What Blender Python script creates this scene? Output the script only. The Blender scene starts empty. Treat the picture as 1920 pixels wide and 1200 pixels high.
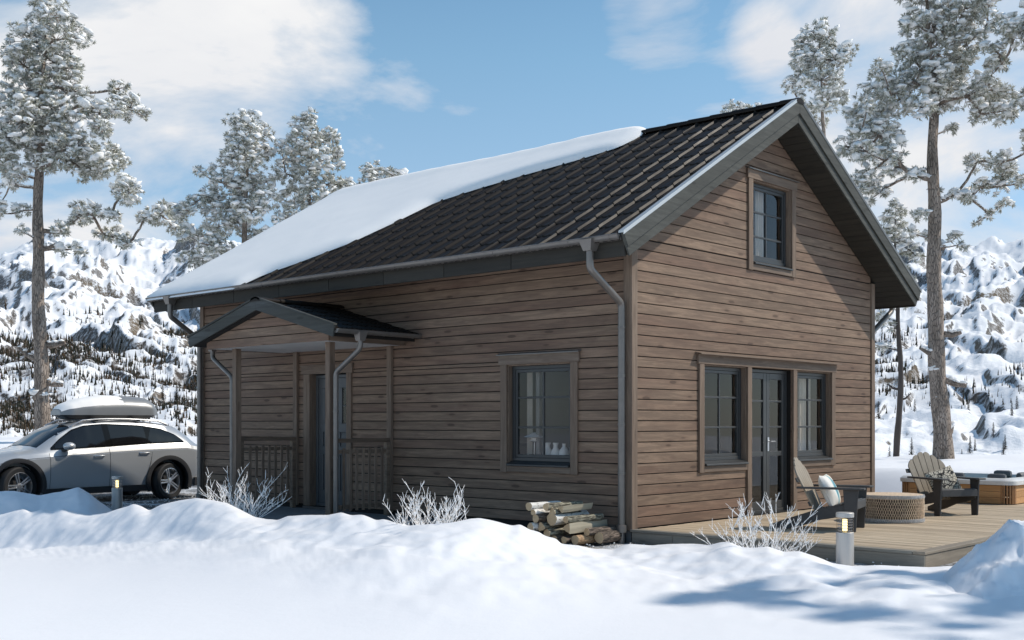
import bpy, bmesh, math, random
import numpy as np
from mathutils import Vector, Matrix

SC = bpy.context.scene
COL = SC.collection
R = math.radians
rng = random.Random(7)
nrng = np.random.default_rng(11)

# ------------------------------------------------------------------ camera
YAW = 0.740932
FW = np.array([-math.sin(YAW), math.cos(YAW)])
RT = np.array([math.cos(YAW), math.sin(YAW)])
EYE = np.array([8.567, -11.5465, 1.6])
FOC = 2177.51
cam = bpy.data.cameras.new("camera")
cam.lens = FOC / 1920 * 36.0
cam.sensor_width = 36.0
cam.shift_y = (791.53 - 600) / 1920
cam.clip_start = 0.1
cam.clip_end = 20000
co = bpy.data.objects.new("camera", cam)
COL.objects.link(co)
co.location = EYE
co.rotation_euler = (R(90), 0, YAW)
SC.camera = co

# ------------------------------------------------------------------ helpers
def tag(o, label=None, cat=None, group=None, kind=None):
    if label: o["label"] = label
    if cat: o["category"] = cat
    if group: o["group"] = group
    if kind: o["kind"] = kind
    return o

def empty(name, loc=(0, 0, 0), rz=0.0, label=None, cat=None, group=None):
    o = bpy.data.objects.new(name, None)
    COL.objects.link(o)
    o.location = loc
    o.rotation_euler = (0, 0, rz)
    o.empty_display_size = 0.2
    return tag(o, label, cat, group)

def link(name, me, mat, parent=None):
    o = bpy.data.objects.new(name, me)
    COL.objects.link(o)
    if mat is not None:
        for m in (mat if isinstance(mat, (list, tuple)) else [mat]):
            me.materials.append(m)
    if parent is not None:
        o.parent = parent
    return o

def smooth_by_angle(me, ang=35):
    bm = bmesh.new(); bm.from_mesh(me)
    for f in bm.faces: f.smooth = True
    a = R(ang)
    for e in bm.edges:
        if len(e.link_faces) == 2:
            e.smooth = e.calc_face_angle(0) < a
        else:
            e.smooth = False
    bm.to_mesh(me); bm.free()

def np_mesh(name, V, F, mat, parent=None, smooth=False, mi=None):
    """F: (n,3) or (n,4) int array"""
    V = np.asarray(V, dtype=np.float32); F = np.asarray(F, dtype=np.int32)
    k = F.shape[1]
    me = bpy.data.meshes.new(name)
    me.vertices.add(len(V)); me.vertices.foreach_set("co", V.ravel())
    me.loops.add(F.size); me.loops.foreach_set("vertex_index", F.ravel())
    me.polygons.add(len(F))
    me.polygons.foreach_set("loop_start", np.arange(0, F.size, k, dtype=np.int32))
    try: me.polygons.foreach_set("loop_total", np.full(len(F), k, dtype=np.int32))
    except Exception: pass
    if smooth: me.polygons.foreach_set("use_smooth", np.ones(len(F), dtype=bool))
    if mi is not None: me.polygons.foreach_set("material_index", np.asarray(mi, dtype=np.int32))
    me.update(calc_edges=True)
    me.validate()
    return link(name, me, mat, parent)

class MB:
    def __init__(s):
        s.v = []; s.f = []
    def add(s, vs, fs):
        b = len(s.v)
        s.v += [tuple(float(c) for c in v) for v in vs]
        s.f += [tuple(i + b for i in f) for f in fs]
        return s
    def box(s, x0, x1, y0, y1, z0, z1):
        if x0 > x1: x0, x1 = x1, x0
        if y0 > y1: y0, y1 = y1, y0
        if z0 > z1: z0, z1 = z1, z0
        vs = [(x, y, z) for z in (z0, z1) for y in (y0, y1) for x in (x0, x1)]
        return s.add(vs, [(0, 2, 3, 1), (4, 5, 7, 6), (0, 1, 5, 4), (2, 6, 7, 3), (0, 4, 6, 2), (1, 3, 7, 5)])
    def obox(s, c, ax, ay, az, hx, hy, hz):
        c, ax, ay, az = (Vector(t) for t in (c, ax, ay, az))
        vs = [c + ax * (i * hx) + ay * (j * hy) + az * (k * hz) for k in (-1, 1) for j in (-1, 1) for i in (-1, 1)]
        return s.add(vs, [(0, 2, 3, 1), (4, 5, 7, 6), (0, 1, 5, 4), (2, 6, 7, 3), (0, 4, 6, 2), (1, 3, 7, 5)])
    def beam(s, a, b, w, h, up=(0, 0, 1)):
        a, b = Vector(a), Vector(b); d = (b - a); L = d.length; d.normalize()
        sd = d.cross(Vector(up)); sd.normalize(); u = sd.cross(d)
        return s.obox((a + b) / 2, d, sd, u, L / 2, w / 2, h / 2)
    def prism(s, poly, fn, t0, t1):
        """poly 2D list, fn(u,v,t)->xyz"""
        n = len(poly)
        vs = [fn(u, v, t0) for u, v in poly] + [fn(u, v, t1) for u, v in poly]
        fs = [tuple(range(n - 1, -1, -1)), tuple(range(n, 2 * n))]
        fs += [(i, (i + 1) % n, n + (i + 1) % n, n + i) for i in range(n)]
        return s.add(vs, fs)
    def tube(s, pts, rad, n=10, caps=True, squash=1.0):
        pts = [Vector(p) for p in pts]
        m = len(pts)
        rad = [rad] * m if not hasattr(rad, "__len__") else rad
        t0 = (pts[1] - pts[0]).normalized()
        u = t0.orthogonal().normalized()
        vs = []
        for i, p in enumerate(pts):
            if i == 0: t = pts[1] - pts[0]
            elif i == m - 1: t = pts[-1] - pts[-2]
            else: t = (pts[i + 1] - pts[i]).normalized() + (pts[i] - pts[i - 1]).normalized()
            t.normalize()
            u = (u - t * u.dot(t))
            if u.length < 1e-5: u = t.orthogonal()
            u.normalize(); w = t.cross(u)
            for k in range(n):
                a = 2 * math.pi * k / n
                vs.append(p + (u * math.cos(a) + w * math.sin(a) * squash) * rad[i])
        fs = []
        for i in range(m - 1):
            for k in range(n):
                k2 = (k + 1) % n
                fs.append((i * n + k, i * n + k2, (i + 1) * n + k2, (i + 1) * n + k))
        if caps:
            fs.append(tuple(range(n - 1, -1, -1)))
            fs.append(tuple((m - 1) * n + k for k in range(n)))
        return s.add(vs, fs)
    def lathe(s, prof, c=(0, 0, 0), n=24, caps=True):
        vs = []
        for r, z in prof:
            for k in range(n):
                a = 2 * math.pi * k / n
                vs.append((c[0] + r * math.cos(a), c[1] + r * math.sin(a), c[2] + z))
        fs = []
        m = len(prof)
        for i in range(m - 1):
            for k in range(n):
                k2 = (k + 1) % n
                fs.append((i * n + k, i * n + k2, (i + 1) * n + k2, (i + 1) * n + k))
        if caps:
            fs.append(tuple(range(n - 1, -1, -1)))
            fs.append(tuple((m - 1) * n + k for k in range(n)))
        return s.add(vs, fs)
    def grid(s, P, closed_u=False):
        """P[i][j] points"""
        a, b = len(P), len(P[0])
        vs = [p for row in P for p in row]
        fs = []
        for i in range(a - 1):
            for j in range(b - 1 + (1 if closed_u else 0)):
                j2 = (j + 1) % b
                fs.append((i * b + j, i * b + j2, (i + 1) * b + j2, (i + 1) * b + j))
        return s.add(vs, fs)
    def build(s, name, mat, parent=None, smooth=0, bevel=0, seg=1):
        me = bpy.data.meshes.new(name)
        me.from_pydata(s.v, [], s.f)
        me.update()
        bm = bmesh.new(); bm.from_mesh(me)
        bmesh.ops.recalc_face_normals(bm, faces=bm.faces)
        bm.to_mesh(me); bm.free()
        if smooth: smooth_by_angle(me, smooth)
        o = link(name, me, mat, parent)
        if bevel:
            md = o.modifiers.new("bevel", 'BEVEL'); md.width = bevel; md.segments = seg
            md.limit_method = 'ANGLE'; md.angle_limit = R(40)
        return o

# numpy gradient noise -------------------------------------------------
_P = np.random.default_rng(3).permutation(512)
_P = np.concatenate([_P, _P, _P])
_G = np.random.default_rng(4).uniform(0, 2 * np.pi, 512)
_GX, _GY = np.cos(_G), np.sin(_G)
def gnoise(x, y):
    x = np.asarray(x, float); y = np.asarray(y, float)
    xi = np.floor(x).astype(int); yi = np.floor(y).astype(int)
    xf = x - xi; yf = y - yi
    u = xf ** 3 * (xf * (xf * 6 - 15) + 10); v = yf ** 3 * (yf * (yf * 6 - 15) + 10)
    xi &= 511; yi &= 511
    def g(ix, iy, dx, dy):
        h = _P[_P[ix & 511] + (iy & 511)]
        return _GX[h] * dx + _GY[h] * dy
    a = g(xi, yi, xf, yf); b = g(xi + 1, yi, xf - 1, yf)
    c = g(xi, yi + 1, xf, yf - 1); d = g(xi + 1, yi + 1, xf - 1, yf - 1)
    return 1.4 * ((a * (1 - u) + b * u) * (1 - v) + (c * (1 - u) + d * u) * v)
def fbm(x, y, o=5, lac=2.03, gain=0.5):
    s = 0; a = 1; t = 0
    for i in range(o):
        s = s + a * gnoise(x + 17.3 * i, y + 9.1 * i); t += a
        x = x * lac; y = y * lac; a *= gain
    return s / t
def ridged(x, y, o=5, lac=2.07, gain=0.55):
    s = 0; a = 1; t = 0; w = 1
    for i in range(o):
        n = 1 - np.abs(gnoise(x + 31.7 * i, y + 5.3 * i)) * 1.6
        n = np.clip(n, 0, 1) ** 2
        s = s + a * n * w; t += a; w = np.clip(n * 1.6, 0, 1)
        x = x * lac; y = y * lac; a *= gain
    return s / t
def sst(a, b, x):
    t = np.clip((x - a) / (b - a), 0, 1)
    return t * t * (3 - 2 * t)

# ------------------------------------------------------------------ materials
class N:
    """small node tree helper"""
    def __init__(s, name):
        s.m = bpy.data.materials.new(name); s.m.use_nodes = True
        s.t = s.m.node_tree; s.b = s.t.nodes["Principled BSDF"]; s.out = s.t.nodes["Material Output"]
    def n(s, ty, **kw):
        nd = s.t.nodes.new(ty)
        for k, v in kw.items(): setattr(nd, k, v)
        return nd
    def set(s, sock, v):
        if isinstance(v, bpy.types.NodeSocket): s.t.links.new(v, sock)
        elif isinstance(v, (tuple, list)) and len(v) == 3 and sock.type == 'RGBA': sock.default_value = (*v, 1)
        else: sock.default_value = v
    def coord(s, kind="Object", scale=(1, 1, 1), loc=(0, 0, 0), rot=(0, 0, 0)):
        c = s.n("ShaderNodeTexCoord")
        mp = s.n("ShaderNodeMapping")
        s.t.links.new(c.outputs[kind], mp.inputs[0])
        mp.inputs["Scale"].default_value = scale; mp.inputs["Location"].default_value = loc; mp.inputs["Rotation"].default_value = rot
        return mp.outputs[0]
    def vmap(s, vec, scale=(1, 1, 1), loc=(0, 0, 0)):
        mp = s.n("ShaderNodeMapping"); s.t.links.new(vec, mp.inputs[0])
        mp.inputs["Scale"].default_value = scale; s.set(mp.inputs["Location"], loc)
        return mp.outputs[0]
    def noise(s, vec, scale=5, detail=4, rough=0.55, dist=0.0):
        nd = s.n("ShaderNodeTexNoise"); s.set(nd.inputs["Vector"], vec)
        nd.inputs["Scale"].default_value = scale; nd.inputs["Detail"].default_value = detail
        nd.inputs["Roughness"].default_value = rough; nd.inputs["Distortion"].default_value = dist
        return nd.outputs[0]
    def vor(s, vec, scale=5, feat='F1', out=0, rand=1.0):
        nd = s.n("ShaderNodeTexVoronoi", feature=feat); s.set(nd.inputs["Vector"], vec)
        nd.inputs["Scale"].default_value = scale; nd.inputs["Randomness"].default_value = rand
        return nd.outputs[out]
    def ramp(s, fac, stops, interp='LINEAR'):
        nd = s.n("ShaderNodeValToRGB"); s.set(nd.inputs[0], fac)
        cr = nd.color_ramp; cr.interpolation = interp
        while len(cr.elements) < len(stops): cr.elements.new(0.5)
        for e, (p, c) in zip(cr.elements, stops):
            e.position = p
            e.color = (c, c, c, 1) if not hasattr(c, "__len__") else (*c, 1)
        return nd.outputs[0]
    def mix(s, fac, a, b, mode='MIX'):
        nd = s.n("ShaderNodeMix", data_type='RGBA', blend_type=mode)
        s.set(nd.inputs[0], fac); s.set(nd.inputs[6], a); s.set(nd.inputs[7], b)
        return nd.outputs[2]
    def math(s, op, a, b=0.0, c=None):
        nd = s.n("ShaderNodeMath", operation=op); s.set(nd.inputs[0], a); s.set(nd.inputs[1], b)
        if c is not None: s.set(nd.inputs[2], c)
        return nd.outputs[0]
    def bump(s, h, st=0.3, dist=0.01):
        nd = s.n("ShaderNodeBump"); s.set(nd.inputs["Height"], h)
        nd.inputs["Strength"].default_value = st; nd.inputs["Distance"].default_value = dist
        s.t.links.new(nd.outputs[0], s.b.inputs["Normal"])
    def isl(s):
        return s.n("ShaderNodeNewGeometry").outputs["Random Per Island"]
    def p(s, **kw):
        for k, v in kw.items():
            s.set(s.b.inputs[{"col": "Base Color", "rough": "Roughness", "metal": "Metallic", "spec": "Specular IOR Level",
                              "coat": "Coat Weight", "coatr": "Coat Roughness", "sheen": "Sheen Weight", "ec": "Emission Color",
                              "es": "Emission Strength", "trans": "Transmission Weight"}.get(k, k)], v)
        return s.m

def plain(name, col, rough=0.6, metal=0.0, var=0.12, vs=6.0, spec=0.5, bump=0.0):
    m = N(name)
    c = m.coord()
    nz = m.noise(c, vs, 5)
    lo = tuple(x * (1 - var) for x in col); hi = tuple(min(1, x * (1 + var)) for x in col)
    m.p(col=m.mix(m.ramp(nz, [(0.3, 0.0), (0.7, 1.0)]), lo, hi), rough=rough, metal=metal, spec=spec)
    if bump: m.bump(m.noise(c, vs * 6, 4), bump, 0.004)
    return m.m

def wood(name, base, red, dark, axis, knots=0.55, tint=0.35, rough=0.75, grain=1.0, bump=0.25):
    """boards running along `axis`; every island (board) gets its own offset and tint"""
    m = N(name)
    isl = m.isl()
    sc = {"x": (0.9, 14, 14), "y": (14, 0.9, 14), "z": (14, 14, 0.9)}[axis]
    off = m.n("ShaderNodeCombineXYZ")
    o = m.math('MULTIPLY', isl, 57.0)
    for i in range(3): m.set(off.inputs[i], o)
    v = m.vmap(m.coord("Object", sc), loc=off.outputs[0])
    g1 = m.noise(v, 1.6, 6, 0.62, 0.6)
    g2 = m.noise(v, 7.0, 4, 0.6)
    sc2 = {"x": (0.35, 1.6, 1.6), "y": (1.6, 0.35, 1.6), "z": (1.6, 1.6, 0.35)}[axis]
    v2 = m.vmap(m.coord("Object", sc2), loc=off.outputs[0])
    big = m.noise(v2, 1.7, 3, 0.5)
    r1 = m.math('FRACT', m.math('MULTIPLY', isl, 13.7)); blo = m.noise(m.vmap(m.coord('Object', tuple(x * 2.2 for x in sc2)), loc=off.outputs[0]), 2.6, 4, 0.6)
    c = m.mix(m.math('MULTIPLY', m.ramp(m.math('ADD', m.math('MULTIPLY', r1, 0.28), m.math('MULTIPLY', big, 1.05)), [(0.58, 0.0), (0.88, 1.0)]), tint * 2), base, red)
    c = m.mix(m.math('MULTIPLY', m.ramp(g1, [(0.42, 1.0), (0.62, 0.0)]), 0.5 * grain), c, dark)
    c = m.mix(m.math('MULTIPLY', m.ramp(g2, [(0.35, 1.0), (0.6, 0.0)]), 0.25 * grain), c, dark)
    c = m.mix(m.math('MULTIPLY', m.ramp(blo, [(0.56, 0.0), (0.68, 1.0)]), knots * 0.75), c, tuple((x + y) * 0.42 for x, y in zip(red, dark)))
    # value change from board to board
    val = m.ramp(m.math('FRACT', m.math('MULTIPLY', isl, 7.31)), [(0, 0.87), (1, 1.07)])
    c = m.mix(1.0, c, val, 'MULTIPLY')
    if knots:
        ks = {"x": (1.5, 6.0, 6.0), "y": (6.0, 1.5, 6.0), "z": (6.0, 6.0, 1.5)}[axis]
        kv = m.vmap(m.coord("Object", ks), loc=off.outputs[0])
        d = m.vor(kv, 1.15)
        wob = m.math('ADD', d, m.math('MULTIPLY', m.noise(v, 5, 2), 0.05))
        k = m.ramp(wob, [(0.13, 1.0), (0.19, 0.0)])
        halo = m.ramp(wob, [(0.15, 0.6), (0.36, 0.0)])
        c = m.mix(m.math('MULTIPLY', halo, knots), c, tuple(x * 0.75 for x in red))
        c = m.mix(m.math('MULTIPLY', k, knots), c, tuple(x * 0.45 for x in dark))
    m.p(col=c, rough=rough, spec=0.3)
    if bump: m.bump(m.math('ADD', g2, g1), bump, 0.003)
    return m.m

WB, WR, WD = (0.280, 0.194, 0.136), (0.195, 0.115, 0.082), (0.098, 0.068, 0.052)
M = {}
M['side_x'] = wood('siding_long_wall', WB, WR, WD, 'x')
M['side_y'] = wood('siding_gable', WB, WR, WD, 'y')
TR = (0.22, 0.16, 0.12)
M['trim_z'] = wood('trim_upright', (0.282, 0.210, 0.156), TR, WD, 'z', knots=0.3)
M['trim_x'] = wood('trim_across', (0.25, 0.193, 0.15), TR, WD, 'x', knots=0.2)
M['trim_y'] = wood('trim_across_gable', (0.255, 0.195, 0.15), TR, WD, 'y', knots=0.3)
GB, GR, GD = (0.098, 0.100, 0.090), (0.070, 0.072, 0.064), (0.035, 0.036, 0.034)
M['barge'] = wood('grey_barge_wood', GB, GR, GD, 'y', knots=0.55, tint=0.5)
M['barge_x'] = wood('grey_barge_wood_porch', (0.10, 0.108, 0.11), GR, GD, 'x', knots=0.45, tint=0.5)
M['soffit'] = wood('dark_soffit_wood', (0.045, 0.041, 0.034), (0.035, 0.032, 0.027), (0.025, 0.024, 0.022), 'x', knots=0.3)
M['deck'] = wood('deck_boards', (0.62, 0.505, 0.365), (0.46, 0.365, 0.26), (0.27, 0.21, 0.145), 'x', knots=0.35, tint=0.55, grain=0.8)
M['deck_edge_x'] = wood('deck_edge', (0.27, 0.255, 0.215), (0.23, 0.21, 0.18), (0.15, 0.14, 0.12), 'x', knots=0.5)
M['deck_edge_y'] = wood('deck_edge_side', (0.36, 0.31, 0.24), (0.27, 0.23, 0.18), (0.18, 0.15, 0.12), 'y', knots=0.5)
M['rail_w'] = wood('railing_wood', (0.26, 0.195, 0.145), (0.16, 0.115, 0.085), (0.09, 0.065, 0.048), 'y', knots=0.2)
M['slate'] = plain('slate_grey_window_paint', (0.040, 0.041, 0.042), 0.4, var=0.06)
M['door'] = plain('grey_door_paint', (0.080, 0.085, 0.090), 0.45, var=0.05)
M['dark'] = plain('dark_sheathing', (0.012, 0.010, 0.009), 0.9)
M['white_ceiling'] = plain('porch_ceiling_paint', (0.62, 0.60, 0.58), 0.8, var=0.03)
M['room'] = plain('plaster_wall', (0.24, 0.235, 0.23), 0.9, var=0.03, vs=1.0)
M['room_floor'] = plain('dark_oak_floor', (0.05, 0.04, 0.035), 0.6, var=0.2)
M['concrete'] = plain('concrete', (0.16, 0.17, 0.18), 0.85, var=0.15, vs=9, bump=0.15)
M['curtain'] = plain('curtain_cloth', (0.72, 0.68, 0.62), 0.9, var=0.04)
M['ceramic'] = plain('white_ceramic', (0.80, 0.79, 0.77), 0.3, var=0.02)
M['rubber'] = plain('rubber', (0.012, 0.012, 0.013), 0.75, var=0.2)
M['black'] = plain('black_plastic', (0.013, 0.013, 0.014), 0.5, var=0.1)
m = N('gloss_black_trim'); m.p(col=(0.008, 0.008, 0.008), rough=0.05, spec=0.25); M['gtrim'] = m.m
M['clad'] = plain('dark_cladding', (0.022, 0.022, 0.024), 0.55, var=0.1)
M['alu'] = plain('brushed_alloy', (0.55, 0.56, 0.58), 0.3, 0.9, var=0.05)
M['chair'] = plain('dark_grey_chair_paint', (0.050, 0.050, 0.052), 0.55, var=0.12, vs=20)
M['chair_slat'] = wood('weathered_chair_slat', (0.34, 0.295, 0.235), (0.28, 0.235, 0.185), (0.18, 0.15, 0.12), 'z', knots=0, tint=0.3, grain=0.5)
M['rattan'] = plain('natural_rattan', (0.62, 0.48, 0.345), 0.7, var=0.35, vs=30)
M['rattan_rim'] = plain('grey_rope_rim', (0.52, 0.50, 0.48), 0.7, var=0.3, vs=40)
M['tub_wood'] = wood('cedar_tub_panel', (0.62, 0.36, 0.165), (0.54, 0.29, 0.125), (0.40, 0.20, 0.085), 'x', knots=0, tint=0.3)
M['acrylic'] = plain('grey_acrylic', (0.66, 0.65, 0.63), 0.35, var=0.06)
M['headrest'] = plain('dark_headrest', (0.10, 0.105, 0.11), 0.6, var=0.1)

m = N('gutter_metal'); c = m.coord()
m.p(col=m.mix(m.noise(c, 9, 5), (0.145, 0.132, 0.122), (0.215, 0.20, 0.188)), metal=0.45, rough=m.ramp(m.noise(c, 14, 3), [(0.3, 0.28), (0.7, 0.45)]))
M['gutter'] = m.m
m = N('sunlit_flashing'); m.p(col=(0.56, 0.56, 0.55), metal=0.5, rough=0.42); M['flash_lit'] = m.m
m = N('stainless'); c = m.coord("Object", (40, 40, 1.0))
m.p(col=m.mix(m.noise(c, 5, 3), (0.44, 0.42, 0.40), (0.55, 0.53, 0.50)), metal=0.45, rough=0.5); M['steel'] = m.m

m = N('roof_tile'); c = m.coord(); 
nz = m.noise(c, 3.0, 5); n2 = m.noise(c, 60, 3)
m.p(col=m.mix(nz, (0.010, 0.0075, 0.006), (0.021, 0.016, 0.0125)), rough=m.ramp(nz, [(0.3, 0.46), (0.7, 0.58)]), spec=0.15)
m.bump(n2, 0.08, 0.003); M['tile'] = m.m

def glass(name, tint=(0.92, 0.94, 0.95), refl=1.0, dark=None):
    m = N(name); t = m.t
    tr = m.n("ShaderNodeBsdfTransparent"); tr.inputs[0].default_value = (*tint, 1)
    gl = m.n("ShaderNodeBsdfGlossy"); gl.inputs["Roughness"].default_value = 0.015
    wob = m.n("ShaderNodeBump"); wob.inputs["Strength"].default_value = 0.02; wob.inputs["Distance"].default_value = 0.05
    m.set(wob.inputs["Height"], m.noise(m.coord(), 1.3, 1)); t.links.new(wob.outputs[0], gl.inputs["Normal"])
    fr = m.n("ShaderNodeFresnel"); fr.inputs[0].default_value = 1.5
    bf = m.n("ShaderNodeNewGeometry").outputs["Backfacing"]
    f = m.math('MULTIPLY', m.math('MINIMUM', m.math('MULTIPLY', fr.outputs[0], refl), 1.0), m.math('SUBTRACT', 1.0, bf))
    mx = m.n("ShaderNodeMixShader"); m.set(mx.inputs[0], f)
    t.links.new(tr.outputs[0], mx.inputs[1]); t.links.new(gl.outputs[0], mx.inputs[2])
    t.links.new(mx.outputs[0], m.out.inputs[0])
    return m.m
M['glass'] = glass('window_glass', (0.90, 0.89, 0.88), 1.1)
M['lamp_glass'] = glass('lamp_glass', (0.9, 0.9, 0.9), 0.8)
m = N('tinted_car_glass'); m.p(col=(0.008, 0.008, 0.009), rough=0.04, spec=0.6); M['carglass'] = m.m
m = N('silver_car_paint'); c = m.coord()
m.p(col=m.mix(m.noise(c, 400, 2), (0.50, 0.515, 0.53), (0.57, 0.585, 0.60)), metal=0.5, rough=0.34, coat=0.8, coatr=0.05); M['paint'] = m.m
m = N('lamp_glow'); m.p(col=(1, 0.9, 0.6), ec=(1.0, 0.78, 0.35), es=2.6); M['glow'] = m.m

def snow_mat(name, col=(0.86, 0.87, 0.90), b1=0.35, fine=0.12, big=1.2, st=0.35):
    m = N(name); c = m.coord()
    n1 = m.noise(c, big, 5, 0.55); n2 = m.noise(c, 35, 4, 0.6); n3 = m.noise(c, 9, 4, 0.6)
    m.p(col=m.mix(n3, tuple(x * 0.97 for x in col), col), rough=0.55, spec=0.25)
    h = m.math('ADD', m.math('ADD', m.math('MULTIPLY', n3, b1), m.math('MULTIPLY', n2, fine)), m.math('MULTIPLY', m.noise(c, 140, 3, 0.7), fine * 0.6))
    m.bump(h, st, 0.05)
    return m.m
M['snow'] = snow_mat('snow', (0.87, 0.875, 0.90), 0.25, 0.10, 1.2, 0.25)
M['roofsnow'] = snow_mat('roof_snow', (0.94, 0.93, 0.915), 0.10, 0.05)
M['branchsnow'] = snow_mat('branch_snow', (0.90, 0.895, 0.885), 0.5, 0.3)
m = N('frost'); c = m.coord(); m.p(col=m.mix(m.ramp(m.noise(c, 40, 3), [(0.35, 0.0), (0.5, 1.0)]), (0.50, 0.42, 0.34), (0.95, 0.94, 0.93)), rough=0.7); M['frost'] = m.m

m = N('pine_bark'); c = m.coord("Object", (1, 1, 0.22))
v1 = m.vor(c, 26, 'DISTANCE_TO_EDGE'); nz = m.noise(c, 6, 5)
cl = m.mix(m.ramp(nz, [(0.35, 0.0), (0.65, 1.0)]), (0.23, 0.185, 0.15), (0.46, 0.38, 0.32))
cl = m.mix(m.ramp(v1, [(0.0, 0.8), (0.10, 0.0)]), cl, (0.06, 0.048, 0.042))
m.p(col=cl, rough=0.9, spec=0.2); m.bump(m.math('ADD', m.ramp(v1, [(0, 0.0), (0.15, 1.0)]), nz), 0.8, 0.03); M['bark'] = m.m
m = N('dark_and_shaded_bark'); c = m.coord("Object", (1, 1, 0.25)); nz = m.noise(c, 8, 5)
m.p(col=m.mix(nz, (0.05, 0.042, 0.038), (0.13, 0.11, 0.10)), rough=0.9, spec=0.2); m.bump(nz, 0.7, 0.02); M['darkshadebark'] = m.m  # natural tone of the spruces; painted shade on the thin pine
m = N('frosted_needles'); isl = m.isl()
m.p(col=m.ramp(isl, [(0.0, (0.17, 0.17, 0.12)), (0.35, (0.40, 0.395, 0.32)), (0.7, (0.64, 0.63, 0.57)), (1.0, (0.90, 0.89, 0.86))]), rough=0.75, spec=0.2); M['needles'] = m.m
M['trunksnow'] = M['branchsnow']
# ================================================================== HOUSE
HW, HL = 6.68, 9.5            # gable width, long-wall length
SL = 0.5786                   # roof slope (30 degrees)
def zr(y):                    # top of the roof edge at depth y
    yy = y if y <= HW / 2 else HW - y
    return 3.787 + SL * (yy + 0.79)
house = empty('timber_house', (0, 0, 0), 0,
              'brown timber clad cabin with a black tiled gable roof half covered in snow', 'house')
fL = lambda u, z, t: (u, -t, z)          # long wall, faces -Y
fG = lambda u, z, t: (t, u, z)           # gable wall, faces +X
fB = lambda u, z, t: (u, HW + t, z)      # back wall
fE = lambda u, z, t: (-HL - t, u, z)     # far gable

def clip(poly, a, b, c):
    """keep a*u+b*z<=c"""
    out = []
    for i in range(len(poly)):
        p, q = poly[i], poly[(i + 1) % len(poly)]
        dp, dq = a * p[0] + b * p[1] - c, a * q[0] + b * q[1] - c
        if dp <= 0: out.append(p)
        if dp * dq < 0:
            t = dp / (dp - dq); out.append((p[0] + (q[0] - p[0]) * t, p[1] + (q[1] - p[1]) * t))
    return out
def minus(rects, hole):
    out = []
    h0, h1, k0, k1 = hole
    for (a, b, c, d) in rects:
        if b <= h0 or a >= h1 or d <= k0 or c >= k1: out.append((a, b, c, d)); continue
        if c < k0: out.append((a, b, c, k0))
        if d > k1: out.append((a, b, k1, d))
        cc, dd = max(c, k0), min(d, k1)
        if a < h0: out.append((a, h0, cc, dd))
        if b > h1: out.append((h1, b, cc, dd))
    return out
def gable_clip(poly):
    c = 3.787 - 0.325 + SL * 0.79
    poly = clip(poly, -SL, 1, c)
    return clip(poly, SL, 1, c + SL * HW) if len(poly) > 2 else poly

BZ, BP = 0.2837, 0.13333
def wall(fn, u0, u1, ztop, holes, mat, gable=False):
    core = MB(); rects = [(u0, u1, 0.1, ztop)]
    for h in holes: rects = minus(rects, h)
    for (a, b, c, d) in rects:
        poly = [(a, c), (b, c), (b, d), (a, d)]
        if gable: poly = gable_clip(poly)
        if len(poly) > 2: core.prism(poly, fn, -0.2, -0.022)
    w = core.build('wall', M['dark'], house)
    mb = MB()
    k = -0
    z = BZ
    while z < ztop:
        segs = [(u0, u1)]
        L = u1 - u0
        # butt joints
        j = u0 + L * rng.uniform(0.25, 0.75)
        segs = [(u0, u1)]
        for (a0, b0) in segs:
            rr = [(a0, b0, z + 0.006, min(z + BP - 0.006, ztop))]
            for h in holes: rr = minus(rr, h)
            for (a, b, c, d) in rr:
                if d - c < 0.012 or b - a < 0.01: continue
                poly = [(a, c), (b, c), (b, d), (a, d)]
                if gable: poly = gable_clip(poly)
                if len(poly) > 2: mb.prism(poly, fn, -0.02, 0.0)
        z += BP
    o = mb.build('cladding', mat, w, bevel=0.0025)
    return w

WIN_F = (-2.07, -0.96, 1.05, 2.37)
DOOR_F = (-6.37, -5.44, 0.26, 2.36)
WIN_U = (2.83, 3.93, 3.87, 5.03)
WIN_1 = (1.587, 2.68, 1.05, 2.37)
FDOOR = (2.795, 3.97, 0.29, 2.37)
WIN_2 = (4.087, 5.18, 1.05, 2.37)
wall(fL, -HL + 0.09, -0.112, 3.95, [WIN_F, DOOR_F], M['side_x'])
wall(fG, 0.10, HW - 0.10, 6.3, [WIN_U, WIN_1, FDOOR, WIN_2], M['side_y'], True)
wall(fB, -HL + 0.09, -0.09, 3.95, [], M['side_x'])
wall(fE, 0.10, HW - 0.10, 6.3, [], M['side_y'], True)
mb = MB()
cb = MB().box(-0.11, 0.022, -0.022, 0.098, 0.262, 3.885); cb.build('corner_board', M['trim_z'], house, bevel=0.004)
MB().box(-0.11, 0.022, HW - 0.098, HW + 0.022, 0.262, 3.885).build('corner_board', M['trim_z'], house, bevel=0.004)
MB().box(-HL - 0.022, -HL + 0.088, -0.022, 0.098, 0.262, 3.885).build('corner_board', M['trim_z'], house, bevel=0.004)
MB().box(-HL - 0.022, -HL + 0.088, HW - 0.098, HW + 0.022, 0.262, 3.885).build('corner_board', M['trim_z'], house, bevel=0.004)
MB().box(-HL + 0.03, -0.03, 0.03, HW - 0.03, -0.3, 0.26).build('foundation', M['concrete'], house)

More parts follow.
